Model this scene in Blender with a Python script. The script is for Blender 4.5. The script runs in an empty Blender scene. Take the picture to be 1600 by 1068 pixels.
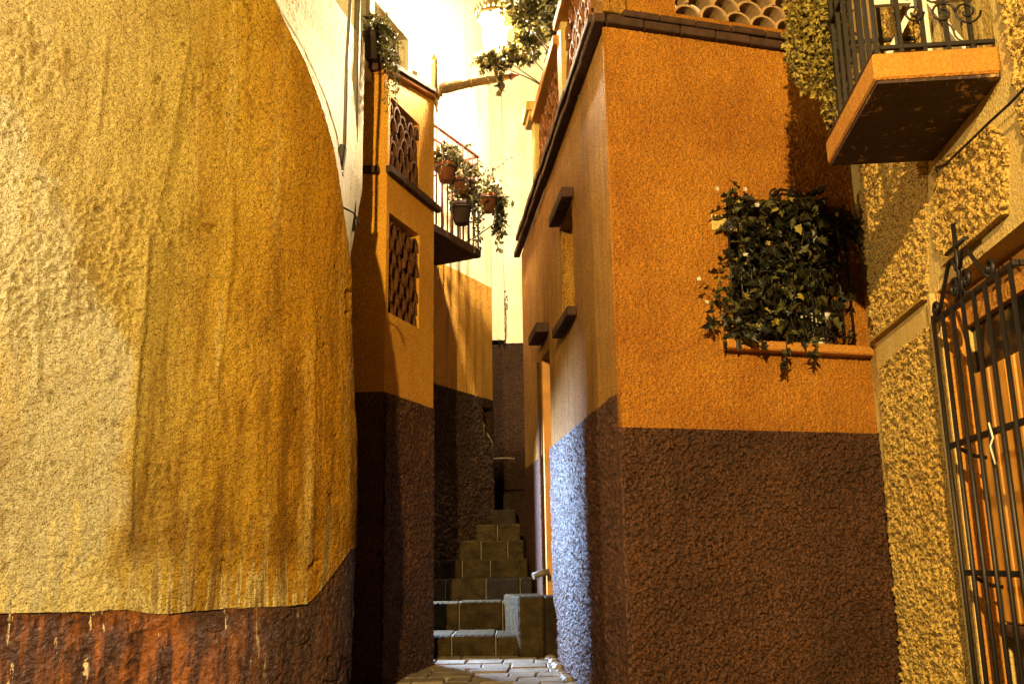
import bpy, bmesh, math, random
import numpy as np
from mathutils import Vector, Matrix
random.seed(7)
rng = np.random.default_rng(11)
SC = bpy.context.scene
COL = SC.collection
PI = math.pi

# ------------------------------------------------------------------ camera
# zenith direction in camera space (tilt up 13 degrees, slight roll)
FPX = 1500.0
zc = np.array([-100., 6502., -1500.]); zc /= np.linalg.norm(zc)
fw = np.array([0., 0., -1.])
yc = fw - fw.dot(zc) * zc; yc /= np.linalg.norm(yc)
xc = np.cross(yc, zc)
CAMZ = 1.0
cam = bpy.data.cameras.new('camera')
cam.lens = FPX / 1600 * 36; cam.sensor_width = 36
cam.clip_start = 0.05; cam.clip_end = 300
camo = bpy.data.objects.new('camera', cam); COL.objects.link(camo)
camo.matrix_world = Matrix(((xc[0], xc[1], xc[2], 0), (yc[0], yc[1], yc[2], 0), (zc[0], zc[1], zc[2], CAMZ), (0, 0, 0, 1)))
SC.camera = camo

# ------------------------------------------------------------------ world, sun, exposure
SUN_DIR = Vector((0.25, 1.0, -0.35)).normalized()      # faint moonlight from the plaza side
sun_el = math.asin(-SUN_DIR.z)
sun_az = math.atan2(-SUN_DIR.x, -SUN_DIR.y)            # compass angle of where it comes from
w = bpy.data.worlds.new('World'); SC.world = w; w.use_nodes = True
nt = w.node_tree
for n in list(nt.nodes): nt.nodes.remove(n)
wo = nt.nodes.new('ShaderNodeOutputWorld'); bg = nt.nodes.new('ShaderNodeBackground')
sky = nt.nodes.new('ShaderNodeTexSky'); sky.sky_type = 'NISHITA'; sky.sun_disc = False
sky.sun_elevation = sun_el; sky.sun_rotation = sun_az
bg.inputs['Strength'].default_value = 0.002
nt.links.new(sky.outputs[0], bg.inputs[0]); nt.links.new(bg.outputs[0], wo.inputs[0])
sl = bpy.data.lights.new('sun', 'SUN'); sl.energy = 0.04; sl.angle = math.radians(0.6); sl.color = (1.0, 0.80, 0.60)
so = bpy.data.objects.new('sun', sl); COL.objects.link(so)
so.rotation_euler = SUN_DIR.to_track_quat('-Z', 'Y').to_euler(); so.location = (-6, -12, 6)
# the street lamp of the plaza that throws the hard shadows (it stands behind the camera), built further down
PLAZA_LAMP = Vector((-1.1, -4.5, 4.2))
pl_ = bpy.data.lights.new('plaza_lamp_light', 'POINT'); pl_.energy = 8300.0; pl_.color = (1.0, .75, .30); pl_.shadow_soft_size = .05
plo = bpy.data.objects.new('plaza_lamp_light', pl_); COL.objects.link(plo)
# unseen lantern added left of the frame to rake along the yellow plaster
RAKE_LAMP = Vector((-4.2, 2.95, 3.25))
wl_ = bpy.data.lights.new('added_rake_light', 'POINT'); wl_.energy = 800.0; wl_.color = (1.0, .84, .52); wl_.shadow_soft_size = .04
wlo = bpy.data.objects.new('added_rake_light', wl_); COL.objects.link(wlo)
BULB_STRENGTH = 12500.0
COLD_POWER = 1700.0
SC.view_settings.view_transform = 'Standard'; SC.view_settings.look = 'None'
SC.view_settings.exposure = 0.0; SC.view_settings.gamma = 1.0; SC.view_settings.use_curve_mapping = False
SC.render.engine = 'CYCLES'
SC.cycles.max_bounces = 4; SC.cycles.diffuse_bounces = 1; SC.cycles.transparent_max_bounces = 12

# ------------------------------------------------------------------ surveying helpers: photograph directions met with real planes
def ray(px, py):
    d = np.array([px - 800., -(py - 534.), -FPX])
    return np.array([xc @ d, yc @ d, zc @ d])
def P(px, py, Y):
    d = ray(px, py) * 1.0
    v = d * (Y / d[1])
    return Vector((v[0], v[1], v[2] + CAMZ))
class Frame:
    """vertical wall plane: u along the wall, n out of it (towards the viewer), z up"""
    def __init__(s, A, B):
        s.A = Vector((A[0], A[1], 0)); d = Vector((B[0] - A[0], B[1] - A[1], 0)); s.L = d.length
        s.u = d.normalized(); n = Vector((s.u.y, -s.u.x, 0))
        if n.dot(-s.A) < 0: n = -n
        s.n = n
    def pt(s, u, n, z): return s.A + s.u * u + s.n * n + Vector((0, 0, z))
    def uv(s, px, py, n=0.0):
        d = Vector(ray(px, py)); o = Vector((0, 0, CAMZ)); a = s.A + s.n * n
        t = (a - o).dot(s.n) / d.dot(s.n); p = o + d * t
        return (p - s.A).dot(s.u), p.z
    def mat(s, u, n, z):
        p = s.pt(u, n, z)
        return Matrix(((s.u.x, s.n.x, 0, p.x), (s.u.y, s.n.y, 0, p.y), (0, 0, 1, p.z), (0, 0, 0, 1)))

# ------------------------------------------------------------------ object helpers
WORG = {}
def thing(name, label, cat, loc, group=None):
    o = bpy.data.objects.new(name, None); COL.objects.link(o); o.empty_display_size = 0.1
    o.location = loc; WORG[o] = Vector(loc)
    o['label'] = label; o['category'] = cat
    if group: o['group'] = group
    return o
class MB:
    def __init__(s): s.v = []; s.f = []; s.mi = []; s.smooth = []
    def add(s, vs, fs, m=0, sm=False):
        b = len(s.v); s.v += [tuple(v) for v in vs]
        for f in fs: s.f.append(tuple(i + b for i in f)); s.mi.append(m); s.smooth.append(sm)
        return s
    def box(s, M, x0, x1, y0, y1, z0, z1, ch=0.0, m=0):
        """box in the local space of M (callable or matrix), optionally chamfered"""
        fn = M if callable(M) else (lambda a, b, c: M @ Vector((a, b, c)))
        if ch <= 0:
            vs = [fn(x, y, z) for z in (z0, z1) for y in (y0, y1) for x in (x0, x1)]
            fs = [(0, 2, 3, 1), (4, 5, 7, 6), (0, 1, 5, 4), (2, 6, 7, 3), (0, 4, 6, 2), (1, 3, 7, 5)]
            return s.add(vs, fs, m)
        bm = bmesh.new()
        vv = [bm.verts.new((x, y, z)) for z in (z0, z1) for y in (y0, y1) for x in (x0, x1)]
        for f in [(0, 2, 3, 1), (4, 5, 7, 6), (0, 1, 5, 4), (2, 6, 7, 3), (0, 4, 6, 2), (1, 3, 7, 5)]: bm.faces.new([vv[i] for i in f])
        bmesh.ops.bevel(bm, geom=bm.edges[:], offset=ch, segments=1, profile=0.5, affect='EDGES')
        bm.verts.index_update()
        s.add([fn(*v.co) for v in bm.verts], [[v.index for v in f.verts] for f in bm.faces], m); bm.free()
        return s
    def tube(s, pts, r, n=6, m=0, cap=True, sm=True):
        pts = [Vector(p) for p in pts]; k = len(pts)
        rr = r if isinstance(r, (list, tuple)) else [r] * k
        b = len(s.v); up = None
        for i, p in enumerate(pts):
            t = (pts[min(i + 1, k - 1)] - pts[max(i - 1, 0)]).normalized()
            if up is None: up = t.orthogonal().normalized()
            up = (up - t * up.dot(t)); up = up.normalized() if up.length > 1e-6 else t.orthogonal().normalized()
            bn = t.cross(up)
            for j in range(n):
                a = 2 * PI * j / n
                s.v.append(tuple(p + (up * math.cos(a) + bn * math.sin(a)) * rr[i]))
        for i in range(k - 1):
            for j in range(n):
                s.f.append((b + i * n + j, b + i * n + (j + 1) % n, b + (i + 1) * n + (j + 1) % n, b + (i + 1) * n + j)); s.mi.append(m); s.smooth.append(sm)
        if cap:
            s.f.append(tuple(b + j for j in reversed(range(n)))); s.mi.append(m); s.smooth.append(False)
            s.f.append(tuple(b + (k - 1) * n + j for j in range(n))); s.mi.append(m); s.smooth.append(False)
        return s
    def lathe(s, c, prof, n=16, axis=(0, 0, 1), m=0, sm=True):
        ax = Vector(axis).normalized(); e1 = ax.orthogonal().normalized(); e2 = ax.cross(e1); c = Vector(c); b = len(s.v)
        for (r, h) in prof:
            for j in range(n):
                a = 2 * PI * j / n
                s.v.append(tuple(c + ax * h + (e1 * math.cos(a) + e2 * math.sin(a)) * max(r, 0.0004)))
        for i in range(len(prof) - 1):
            for j in range(n):
                s.f.append((b + i * n + j, b + i * n + (j + 1) % n, b + (i + 1) * n + (j + 1) % n, b + (i + 1) * n + j)); s.mi.append(m); s.smooth.append(sm)
        s.f.append(tuple(b + j for j in reversed(range(n)))); s.mi.append(m); s.smooth.append(False)
        s.f.append(tuple(b + (len(prof) - 1) * n + j for j in range(n))); s.mi.append(m); s.smooth.append(False)
        return s
    def mesh(s, name, mats, org=(0, 0, 0), recalc=True):
        o = Vector(org)
        me = bpy.data.meshes.new(name)
        me.from_pydata([(x - o.x, y - o.y, z - o.z) for x, y, z in s.v], [], s.f)
        for m in (mats if isinstance(mats, (list, tuple)) else [mats]): me.materials.append(m)
        me.polygons.foreach_set('material_index', s.mi); me.polygons.foreach_set('use_smooth', s.smooth)
        if recalc:
            bm = bmesh.new(); bm.from_mesh(me); bmesh.ops.recalc_face_normals(bm, faces=bm.faces[:]); bm.to_mesh(me); bm.free()
        me.update(); return me
    def build(s, name, mats, parent=None, recalc=True, kind=None, label=None):
        org = WORG[parent] if parent is not None else Vector((0, 0, 0))
        o = bpy.data.objects.new(name, s.mesh(name, mats, org, recalc)); COL.objects.link(o)
        if parent is not None: o.parent = parent
        WORG[o] = org
        if kind: o['kind'] = kind
        if label: o['label'] = label
        return o
def place(name, me, M, parent):
    """one piece that shares its mesh: M is its world matrix"""
    o = bpy.data.objects.new(name, me); COL.objects.link(o); o.parent = parent
    o.matrix_local = Matrix.Translation(-WORG[parent]) @ M; return o
def tag(o, label, cat, group=None):
    o['label'] = label; o['category'] = cat
    if group: o['group'] = group
    return o
def holed(F, u0, u1, z0, z1, holes=(), n0=0.0, t=0.25, mb=None, step=None):
    """a wall with rectangular openings, front face at n0, thickness t, reveals included; u0,u1,z0,z1 fixed"""
    mb = mb or MB()
    us = sorted({u0, u1, *[min(max(h[i], u0), u1) for h in holes for i in (0, 1)]}); zs = sorted({z0, z1, *[min(max(h[i], z0), z1) for h in holes for i in (2, 3)]})
    ins = lambda u, z: any(h[0] < u < h[1] and h[2] < z < h[3] for h in holes)
    solid = {}
    for i in range(len(us) - 1):
        for j in range(len(zs) - 1): solid[i, j] = not ins((us[i] + us[i + 1]) / 2, (zs[j] + zs[j + 1]) / 2)
    q = lambda a, b, c, d: mb.add([a, b, c, d], [(0, 1, 2, 3)])
    for (i, j), ok in solid.items():
        if not ok: continue
        a, b, c, d = us[i], us[i + 1], zs[j], zs[j + 1]
        q(F.pt(a, n0, c), F.pt(b, n0, c), F.pt(b, n0, d), F.pt(a, n0, d))
        q(F.pt(a, n0 - t, c), F.pt(a, n0 - t, d), F.pt(b, n0 - t, d), F.pt(b, n0 - t, c))
        for (di, dj, e) in ((-1, 0, ((a, c), (a, d))), (1, 0, ((b, c), (b, d))), (0, -1, ((a, c), (b, c))), (0, 1, ((a, d), (b, d)))):
            if not solid.get((i + di, j + dj), False):
                (p, r), (p2, r2) = e
                q(F.pt(p, n0, r), F.pt(p2, n0, r2), F.pt(p2, n0 - t, r2), F.pt(p, n0 - t, r))
    return mb
def mitre(mb, F):   # keep a wall's end behind the face of the wall that meets it at the corner
    o = []
    for v in mb.v:
        d = (Vector(v) - F.A).dot(F.n)
        o.append(tuple(Vector(v) - F.n * (d + .004)) if d > .001 else v)
    mb.v = o; return mb
def weld(mb):   # merge doubles so that normals recalc sees closed shells
    key = {}; remap = []; nv = []
    for v in mb.v:
        k = (round(v[0], 5), round(v[1], 5), round(v[2], 5))
        if k not in key: key[k] = len(nv); nv.append(v)
        remap.append(key[k])
    mb.v = nv; mb.f = [tuple(remap[i] for i in f) for f in mb.f]; return mb

# ------------------------------------------------------------------ noise for relief
def vnoise(x, y, seed=0):
    x = np.asarray(x, float); y = np.asarray(y, float)
    t = np.random.default_rng(seed).random((256, 256))
    xi = np.floor(x).astype(int); yi = np.floor(y).astype(int); fx = x - xi; fy = y - yi
    fx = fx * fx * (3 - 2 * fx); fy = fy * fy * (3 - 2 * fy)
    g = lambda a, b: t[a & 255, b & 255]
    return (g(xi, yi) * (1 - fx) + g(xi + 1, yi) * fx) * (1 - fy) + (g(xi, yi + 1) * (1 - fx) + g(xi + 1, yi + 1) * fx) * fy
def fbm(x, y, seed, o=4):
    r = 0; a = 1; tt = 0
    for i in range(o):
        r = r + a * (vnoise(x * 2 ** i, y * 2 ** i, seed + i) - .5); tt += a; a *= .55
    return r / tt

def relief(F, u0, u1, z0, z1, stp, fn, nm, mat, par, holes=()):
    us = np.linspace(u0, u1, int((u1 - u0) / stp)); zs = np.linspace(z0, z1, int((z1 - z0) / stp)); U, Z = np.meshgrid(us, zs); D = fn(U, Z)
    V = (np.array(F.A) + U[..., None] * np.array(F.u) + D[..., None] * np.array(F.n) + Z[..., None] * np.array([0, 0, 1.])).reshape(-1, 3) - np.array(WORG[par])
    R, Cn = U.shape; um = (U[:-1, :-1] + U[1:, 1:]) / 2; zm = (Z[:-1, :-1] + Z[1:, 1:]) / 2; keep = np.ones(um.shape, bool)
    for h in holes: keep &= ~((um > h[0] - .002) & (um < h[1] + .002) & (zm > h[2] - .002) & (zm < h[3] + .002))
    a = (np.arange(R - 1)[:, None] * Cn + np.arange(Cn - 1)[None])[keep]; F_ = np.stack([a, a + 1, a + 1 + Cn, a + Cn], -1)
    me = bpy.data.meshes.new(nm); me.vertices.add(len(V)); me.vertices.foreach_set('co', V.ravel())
    me.loops.add(F_.size); me.loops.foreach_set('vertex_index', F_.ravel()); me.polygons.add(len(F_))
    me.polygons.foreach_set('loop_start', np.arange(len(F_)) * 4); me.polygons.foreach_set('use_smooth', np.ones(len(F_), bool))
    me.update(calc_edges=True); me.materials.append(mat); o = bpy.data.objects.new(nm, me); COL.objects.link(o); o.parent = par; return o
def cast(a):   # thrown roughcast: crowded rounded grains with deep gaps
    return lambda U, Z: .004 + a * np.clip(vnoise(U * 76, Z * 60, 201) * .55 + vnoise(U * 125, Z * 108, 202) * .45 + vnoise(U * 9, Z * 9, 203) * .25 - .38, 0, 1)

# ------------------------------------------------------------------ materials
def newmat(name):
    m = bpy.data.materials.new(name); m.use_nodes = True; t = m.node_tree
    for n in list(t.nodes): t.nodes.remove(n)
    out = t.nodes.new('ShaderNodeOutputMaterial'); b = t.nodes.new('ShaderNodeBsdfPrincipled'); t.links.new(b.outputs[0], out.inputs[0])
    return m, t, b
def N(t, typ, **kw):
    n = t.nodes.new(typ)
    for k, v in kw.items():
        if k.startswith('i_'): n.inputs[k[2:].replace('_', ' ')].default_value = v
        else: setattr(n, k, v)
    return n
def noise(t, vec, scale, detail=4, rough=.6, dist=0.0):
    n = N(t, 'ShaderNodeTexNoise'); n.inputs['Scale'].default_value = scale; n.inputs['Detail'].default_value = detail
    n.inputs['Roughness'].default_value = rough; n.inputs['Distortion'].default_value = dist; t.links.new(vec, n.inputs['Vector']); return n.outputs['Fac']
def ramp(t, fac, a, b, c0=(0, 0, 0, 1), c1=(1, 1, 1, 1), interp='LINEAR'):
    r = N(t, 'ShaderNodeValToRGB'); r.color_ramp.interpolation = interp
    r.color_ramp.elements[0].position = a; r.color_ramp.elements[0].color = c0
    r.color_ramp.elements[1].position = b; r.color_ramp.elements[1].color = c1
    t.links.new(fac, r.inputs[0]); return r.outputs[0]
def mix(t, fac, a, b, mode='MIX'):
    m = N(t, 'ShaderNodeMix', data_type='RGBA', blend_type=mode)
    for sock, v in ((m.inputs[0], fac), (m.inputs[6], a), (m.inputs[7], b)):
        if hasattr(v, 'is_linked') or hasattr(v, 'links'): t.links.new(v, sock)
        elif isinstance(v, (int, float)): sock.default_value = v
        else: sock.default_value = (*v, 1) if len(v) == 3 else v
    return m.outputs[2]
def math_(t, op, a, b=0.5, c=None):
    m = N(t, 'ShaderNodeMath', operation=op)
    for i, v in enumerate((a, b) if c is None else (a, b, c)):
        if hasattr(v, 'links'): t.links.new(v, m.inputs[i])
        else: m.inputs[i].default_value = v
    return m.outputs[0]
def coords(t, scale=(1, 1, 1), offset=(0, 0, 0)):
    tc = N(t, 'ShaderNodeTexCoord'); mp = N(t, 'ShaderNodeMapping'); mp.inputs['Scale'].default_value = scale; mp.inputs['Location'].default_value = offset
    t.links.new(tc.outputs['Object'], mp.inputs['Vector']); return mp.outputs[0]
def stucco(name, c, c2, c3, grain=90, dist=0.006, grain2=None, dist2=0.01, rough=.8, spec=.3, streak=.5, speck=.35, offset=(0, 0, 0), vert=0, speck_shade=.16):
    """painted plaster: blotches c>c2, vertical streaks and grime c3, fine speckle; two sizes of relief"""
    m, t, b = newmat(name)
    v = coords(t, (1, 1, 1), offset); vs = coords(t, (7, 7, .55), offset)
    col = mix(t, ramp(t, noise(t, v, 1.6, 5, .62), .36, .66), c, c2)
    st = ramp(t, noise(t, vs, 1.7, 5, .65, .25), .50, .76)
    col = mix(t, math_(t, 'MULTIPLY', st, streak), col, c3)
    sp = ramp(t, noise(t, v, grain * 1.5, 2, .6), .44, .62)
    col = mix(t, math_(t, 'MULTIPLY', sp, speck), col, tuple(x * speck_shade for x in c3))  # dark speckle painted in place of small shadows in the relief
    t.links.new(col, b.inputs['Base Color']); b.inputs['Roughness'].default_value = rough; b.inputs['Specular IOR Level'].default_value = spec
    g = noise(t, v, grain, 3, .65)
    bp = N(t, 'ShaderNodeBump'); bp.inputs['Strength'].default_value = 1; bp.inputs['Distance'].default_value = dist
    t.links.new(g, bp.inputs['Height'])
    last = bp
    if grain2:
        bp2 = N(t, 'ShaderNodeBump'); bp2.inputs['Strength'].default_value = 1; bp2.inputs['Distance'].default_value = dist2
        t.links.new(noise(t, v, grain2, 3, .6, .3), bp2.inputs['Height']); t.links.new(bp.outputs[0], bp2.inputs['Normal']); last = bp2
    if vert:   # strokes of the float, running down the wall
        bp3 = N(t, 'ShaderNodeBump'); bp3.inputs['Strength'].default_value = 1; bp3.inputs['Distance'].default_value = vert
        t.links.new(noise(t, coords(t, (22, 22, 2.2), offset), 1.6, 4, .6, .4), bp3.inputs['Height']); t.links.new(last.outputs[0], bp3.inputs['Normal']); last = bp3
    t.links.new(last.outputs[0], b.inputs['Normal'])
    return m
def plain(name, c, rough=.6, metal=0.0, spec=.4, var=.35, scale=14, bump=.002, bscale=60):
    m, t, b = newmat(name); v = coords(t)
    col = mix(t, ramp(t, noise(t, v, scale, 5), .35, .7), c, tuple(x * (1 - var) for x in c))
    t.links.new(col, b.inputs['Base Color']); b.inputs['Roughness'].default_value = rough; b.inputs['Metallic'].default_value = metal; b.inputs['Specular IOR Level'].default_value = spec
    if bump:
        bp = N(t, 'ShaderNodeBump'); bp.inputs['Distance'].default_value = bump; t.links.new(noise(t, v, bscale, 4), bp.inputs['Height']); t.links.new(bp.outputs[0], b.inputs['Normal'])
    return m
def leafmat(name, c, c2, rough=.45, trans=.25):
    m, t, b = newmat(name); v = coords(t)
    col = mix(t, ramp(t, noise(t, v, 23, 3), .35, .65), c, c2)
    t.links.new(col, b.inputs['Base Color']); b.inputs['Roughness'].default_value = rough; b.inputs['Specular IOR Level'].default_value = .28
    tr = N(t, 'ShaderNodeBsdfTranslucent'); t.links.new(col, tr.inputs['Color'])
    ms = N(t, 'ShaderNodeMixShader'); ms.inputs[0].default_value = trans
    t.links.new(b.outputs[0], ms.inputs[1]); t.links.new(tr.outputs[0], ms.inputs[2])
    t.links.new(ms.outputs[0], [n for n in t.nodes if n.type == 'OUTPUT_MATERIAL'][0].inputs[0]); return m

M = {}
M['orange'] = stucco('orange_stucco', (.54, .205, .014), (.35, .110, .005), (.30, .09, .006), grain=88, dist=.012, streak=.35, speck=.7, speck_shade=.14)
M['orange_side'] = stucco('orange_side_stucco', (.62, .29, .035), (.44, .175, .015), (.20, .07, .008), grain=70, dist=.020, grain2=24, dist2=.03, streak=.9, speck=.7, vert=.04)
M['ochre_house'] = stucco('ochre_stucco', (.84, .39, .035), (.74, .30, .02), (.48, .17, .012), grain=75, dist=.016, streak=.3, speck=.5)
M['alley_house'] = stucco('alley_stucco', (.74, .38, .06), (.62, .28, .03), (.20, .07, .010), grain=60, dist=.016, streak=1.0, speck=.4)
M['pale'] = stucco('pale_stucco', (.80, .70, .48), (.72, .60, .36), (.55, .38, .16), grain=60, dist=.010, streak=.6, speck=.2)
M['dado'] = stucco('brown_roughcast', (.125, .044, .014), (.070, .023, .007), (.045, .014, .005), grain=54, dist=.02, rough=.5, spec=.3, streak=.5, speck=.9, speck_shade=.08)
M['dado_dark'] = stucco('dark_roughcast', (.070, .029, .010), (.05, .020, .007), (.03, .013, .006), grain=44, dist=.04, rough=.55, spec=.22, streak=.4, speck=.9, speck_shade=.08)
M['rough'] = stucco('ochre_roughcast', (.72, .44, .095), (.60, .33, .06), (.44, .22, .04), grain=62, dist=.022, streak=.2, speck=.8, speck_shade=.10)
M['smooth'] = stucco('ochre_band_plaster', (.70, .48, .16), (.60, .37, .09), (.36, .19, .03), grain=60, dist=.010, streak=.7, speck=.25)
M['iron'] = plain('dark_iron', (.030, .022, .018), .45, .6, .5, .3, 40, .001)
M['iron_red'] = plain('red_painted_iron', (.12, .022, .018), .5, .2, .4, .3, 40, .001)
M['brick'] = plain('dark_brick', (.075, .035, .020), .85, 0, .2, .5, 12, .006, 45)
M['tile'] = plain('fired_clay_tile', (.25, .082, .015), .8, 0, .25, .5, 9, .003, 70)
M['tile_pale'] = plain('bleached_clay_tile', (.52, .30, .13), .8, 0, .25, .45, 12, .004, 60)
M['tile_dark'] = plain('weathered_clay_tile', (.13, .045, .010), .85, 0, .2, .6, 14, .006, 50)
M['terracotta'] = plain('terracotta', (.20, .065, .022), .75, 0, .3, .45, 11, .002, 60)
M['dark_pot'] = plain('dark_pot', (.05, .028, .018), .7, 0, .3, .4, 12, .002, 60)
M['stone'] = plain('step_stone', (.060, .036, .010), .8, 0, .12, .7, 11, .035, 30)
M['stone_dark'] = plain('dark_step_stone', (.028, .017, .006), .8, 0, .12, .55, 16, .012, 38)
M['paver'] = plain('paving_stone', (.26, .19, .12), .55, 0, .45, .5, 9, .008, 34)
M['joint'] = plain('paving_joint', (.10, .07, .045), .9, 0, .2, .5, 30, .006, 60)
M['wood'] = plain('dark_wood', (.10, .045, .02), .6, 0, .3, .5, 8, .003, 40)
M['door'] = plain('orange_painted_door', (.66, .27, .035), .5, 0, .4, .35, 7, .003, 50)
M['soil'] = plain('potting_soil', (.05, .03, .02), .95, 0, .1, .4, 50, .006, 80)
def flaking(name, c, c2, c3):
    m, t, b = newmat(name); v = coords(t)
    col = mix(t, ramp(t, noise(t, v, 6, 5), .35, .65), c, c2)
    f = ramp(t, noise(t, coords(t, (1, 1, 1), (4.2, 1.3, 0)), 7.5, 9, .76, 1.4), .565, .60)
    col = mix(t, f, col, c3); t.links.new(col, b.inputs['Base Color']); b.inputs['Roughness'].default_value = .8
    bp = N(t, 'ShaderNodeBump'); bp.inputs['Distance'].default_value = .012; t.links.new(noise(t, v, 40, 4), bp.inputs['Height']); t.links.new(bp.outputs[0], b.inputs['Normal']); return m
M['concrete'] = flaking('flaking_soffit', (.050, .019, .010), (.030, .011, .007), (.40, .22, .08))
M['slab_edge'] = stucco('slab_edge_paint', (.56, .23, .03), (.48, .17, .02), (.30, .10, .015), grain=60, dist=.012, streak=.3, speck=.25)
M['white'] = plain('white_painted_wood', (.75, .68, .52), .5, 0, .4, .3, 18, .002, 50)
M['glass'] = plain('dark_window_glass', (.012, .010, .009), .12, 0, .6, .2, 3, 0)
M['plastic'] = plain('grey_conduit', (.16, .12, .07), .5, 0, .4, .4, 20, .001)
M['bronze'] = plain('weathered_bronze', (.34, .22, .09), .5, .5, .5, .5, 25, .003, 60)
M['leaf_dark'] = leafmat('dark_leaf', (.011, .010, .004), (.024, .020, .006), .4, .10)
M['leaf_mid'] = leafmat('mid_leaf', (.075, .068, .018), (.12, .10, .025), .5, .3)
M['leaf_gold'] = leafmat('golden_leaf', (.20, .14, .025), (.12, .09, .02), .6, .25)
M['leaf_yellow'] = leafmat('yellow_leaf', (.46, .32, .05), (.32, .22, .04), .5, .3)
M['petal'] = leafmat('white_petal', (.75, .66, .50), (.62, .52, .36), .6, .3)
M['stem'] = plain('woody_stem', (.08, .05, .025), .8, 0, .2, .4, 20, 0)
M['lead'] = plain('pale_mortar', (.19, .145, .08), .8)
def emis(name, c, s):
    m = bpy.data.materials.new(name); m.use_nodes = True; t = m.node_tree
    for n in list(t.nodes): t.nodes.remove(n)
    o = t.nodes.new('ShaderNodeOutputMaterial'); e = t.nodes.new('ShaderNodeEmission'); e.inputs[0].default_value = (*c, 1); e.inputs[1].default_value = s
    t.links.new(e.outputs[0], o.inputs[0]); return m
M['bulb'] = emis('lantern_bulb', (1.0, .80, .50), BULB_STRENGTH)
def pane_mat():
    m = bpy.data.materials.new('frosted_pane'); m.use_nodes = True; t = m.node_tree
    for n in list(t.nodes): t.nodes.remove(n)
    o = t.nodes.new('ShaderNodeOutputMaterial'); a = t.nodes.new('ShaderNodeBsdfTransparent'); b = t.nodes.new('ShaderNodeBsdfTranslucent'); x = t.nodes.new('ShaderNodeMixShader')
    b.inputs[0].default_value = (.9, .85, .75, 1); x.inputs[0].default_value = .25
    t.links.new(a.outputs[0], x.inputs[1]); t.links.new(b.outputs[0], x.inputs[2]); t.links.new(x.outputs[0], o.inputs[0]); return m
M['pane'] = pane_mat()

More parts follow.
